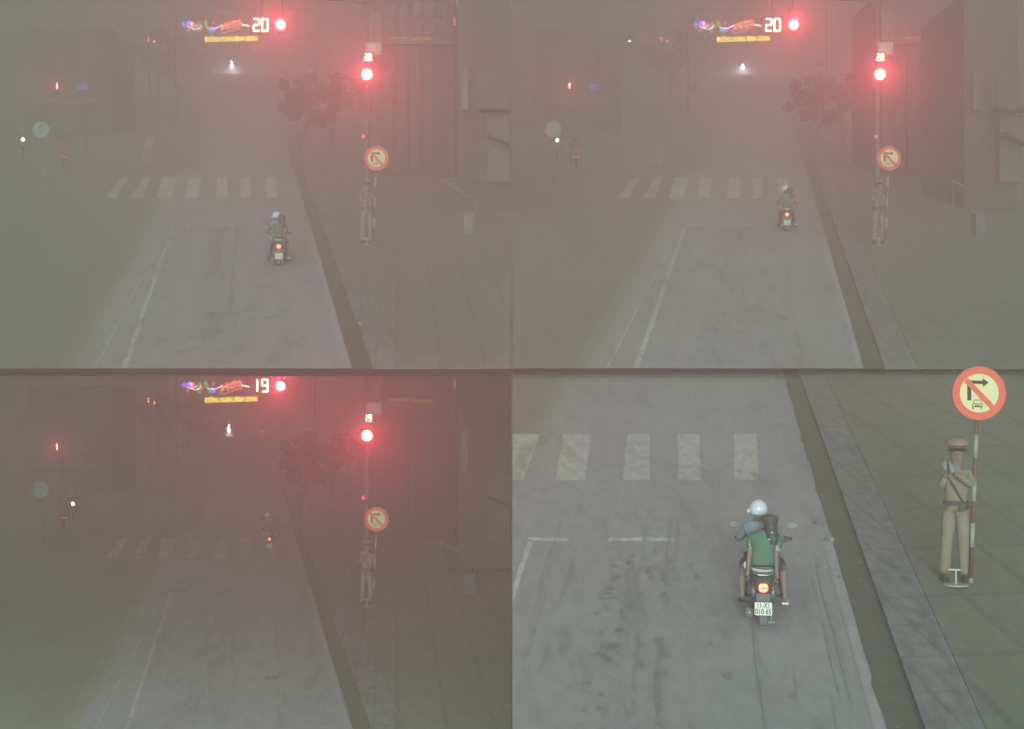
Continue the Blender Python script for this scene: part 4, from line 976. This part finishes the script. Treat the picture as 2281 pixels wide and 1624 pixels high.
hp = {'upper left': (517, 159), 'upper right': (514, 161), 'lower left': (510, 167)}
sp_ = {'upper left': (51, 352), 'upper right': (101, 354), 'lower left': (162, 362)}
tp = {'upper left': (590, 179), 'upper right': (588, 173), 'lower left': (586, 169)}
for st in (TL, TR, BL):
    w = st.where
    put(banner, st, 515, YG, 0, 'yellow lit street name banner hung over the road, %s street' % w, 'banner', 'yellow street name banners')
    put(garland, st, 515, YG, 0, 'coloured neon garland of flowers and an orange emblem over the banner, %s street' % w, 'neon sign', 'neon garlands')
    put(dsc, st, 92, 425, 0, 'plain pale round sign on banded post, left side of the %s street' % w, 'traffic sign', 'pale round signs on banded posts')
    put(ped, st, 128, 345, 0, 'pedestrian signal with red standing figure beside the blue sign, %s street' % w, 'pedestrian signal', 'red pedestrian signals')
    put(nsg, st, 183, 345, 0, 'small blue street name sign on thin pole, left of the %s street' % w, 'street sign', 'blue street signs')
    put(fpo, st, 335, 262, 0, 'tall thin pole with tiny red and yellow lamps on top, %s street' % w, 'pole', 'thin poles with small lamps')
    put(psg, st, 689, 320, KERB, 'small round blue no-parking sign with 60m plate, %s street' % w, 'traffic sign', 'no-parking signs')
    put(shop, st, 822, YB, KERB, 'pinkish shop building with dim yellow sign letters behind the red light, %s street' % w, 'building', 'shops by the junction')
    put(annex, st, 1018, 470, KERB, 'greenish building with barred balcony at the right end, %s street' % w, 'building', 'buildings with barred balconies')
    put(rail, st, 1020, 475, KERB, 'pale sloping handrail on the right pavement, %s street' % w, 'handrail', 'sloping handrails')
    put(cables, st, 816, YS, KERB, 'thin sagging cables running right from the traffic light pole, %s street' % w, 'cable', 'sagging cables')
    put(cab, st, 1045, 522, KERB, 'pale grey utility cabinet below the handrail, %s street' % w, 'cabinet', 'grey utility cabinets')
    put(house, st, 150, 300, 0, 'dim green-grey house with canopy behind the pedestrian signal, %s street' % w, 'building', 'dim houses at the left')
    put(lamp, st, 249, 330 if 0 else 262, 0, 'slim street lamp with tiny white light, left of the %s street' % w, 'street lamp', 'slim street lamps')
    put(board, st, 328, 372, 0, 'tilted dull orange board standing at the far corner, %s street' % w, 'board', 'dull orange boards')
    put(stud, st, 802, 733, 0, 'tiny red reflector in the gutter, %s street' % w, 'reflector', 'gutter reflectors')
    put(tree_a, st, 664, 372, KERB, 'thin leafed street tree with ochre lit leaves left of the signal pole, %s street' % w, 'tree', 'street trees')
    put(tree_b, st, 735, 330, KERB, 'bushy street tree between the no-parking sign and the shop, %s street' % w, 'tree', 'street trees')
    put(tree_c, st, 352, 255, 0, 'dark far tree left of the road behind the thin pole, %s street' % w, 'tree', 'street trees')
    put(car, st, 564, 118, 0, 'far car with two bright headlights under the banner, %s street' % w, 'car', 'far cars with headlights on')
    x, y = hp[w]
    put(fb, st, x, y, 0, 'oncoming motorbike with white headlight shining on the wet road, %s street' % w, 'motorbike', 'oncoming motorbikes')
    put(fr, st, x, y, 0, 'dim helmeted rider on the oncoming motorbike, %s street' % w, 'person', 'riders on oncoming motorbikes')
    x, y = sp_[w]
    put(sb, st, x, y, 0, 'motorbike with a small bright headlight near the pale round sign, %s street' % w, 'motorbike', 'motorbikes waiting at the left')
    put(sr, st, x, y, 0, 'grey jacketed rider on the motorbike near the pale round sign, %s street' % w, 'person', 'riders at the left')
    put(rb, st, 142, 380, 0, 'motorbike with blurred red tail light at the left kerb, %s street' % w, 'motorbike', 'red lit motorbikes at the left')
    put(rrd, st, 142, 380, 0, 'rider in dull red on the motorbike at the left kerb, %s street' % w, 'person', 'dull red riders at the left')
    x, y = tp[w]
    put(tb_, st, x, y, 0, 'distant motorbike with a small orange tail light, middle of the %s street' % w, 'motorbike', 'distant motorbikes')
    put(trd, st, x, y, 0, 'tiny dark rider on the distant motorbike, %s street' % w, 'person', 'distant riders')

for o in bpy.data.objects:
    if '_used' in o: del o['_used']

# ---------------------------------------------------------------- the night haze, one even body of air
v = [(x, y, z) for x in (-X - 5, X + 5) for y in (-6, D1 + 5) for z in (-32, 116)]
me = bpy.data.meshes.new('haze'); me.from_pydata(v, [], [(0, 1, 3, 2), (4, 6, 7, 5), (0, 4, 5, 1), (2, 3, 7, 6), (0, 2, 6, 4), (1, 5, 7, 3)])
hz = bpy.data.objects.new('haze', me); col.objects.link(hz); hz['kind'] = 'stuff'
hm = bpy.data.materials.new('haze'); hm.use_nodes = True; nt = hm.node_tree; nt.nodes.remove(nt.nodes['Principled BSDF'])
pv = nt.nodes.new('ShaderNodeVolumePrincipled'); pv.inputs['Density'].default_value = HAZE_DENSITY
pv.inputs['Color'].default_value = (.965, .97, .955, 1); pv.inputs['Anisotropy'].default_value = .68
nt.links.new(pv.outputs[0], nt.nodes['Material Output'].inputs['Volume']); me.materials.append(hm)
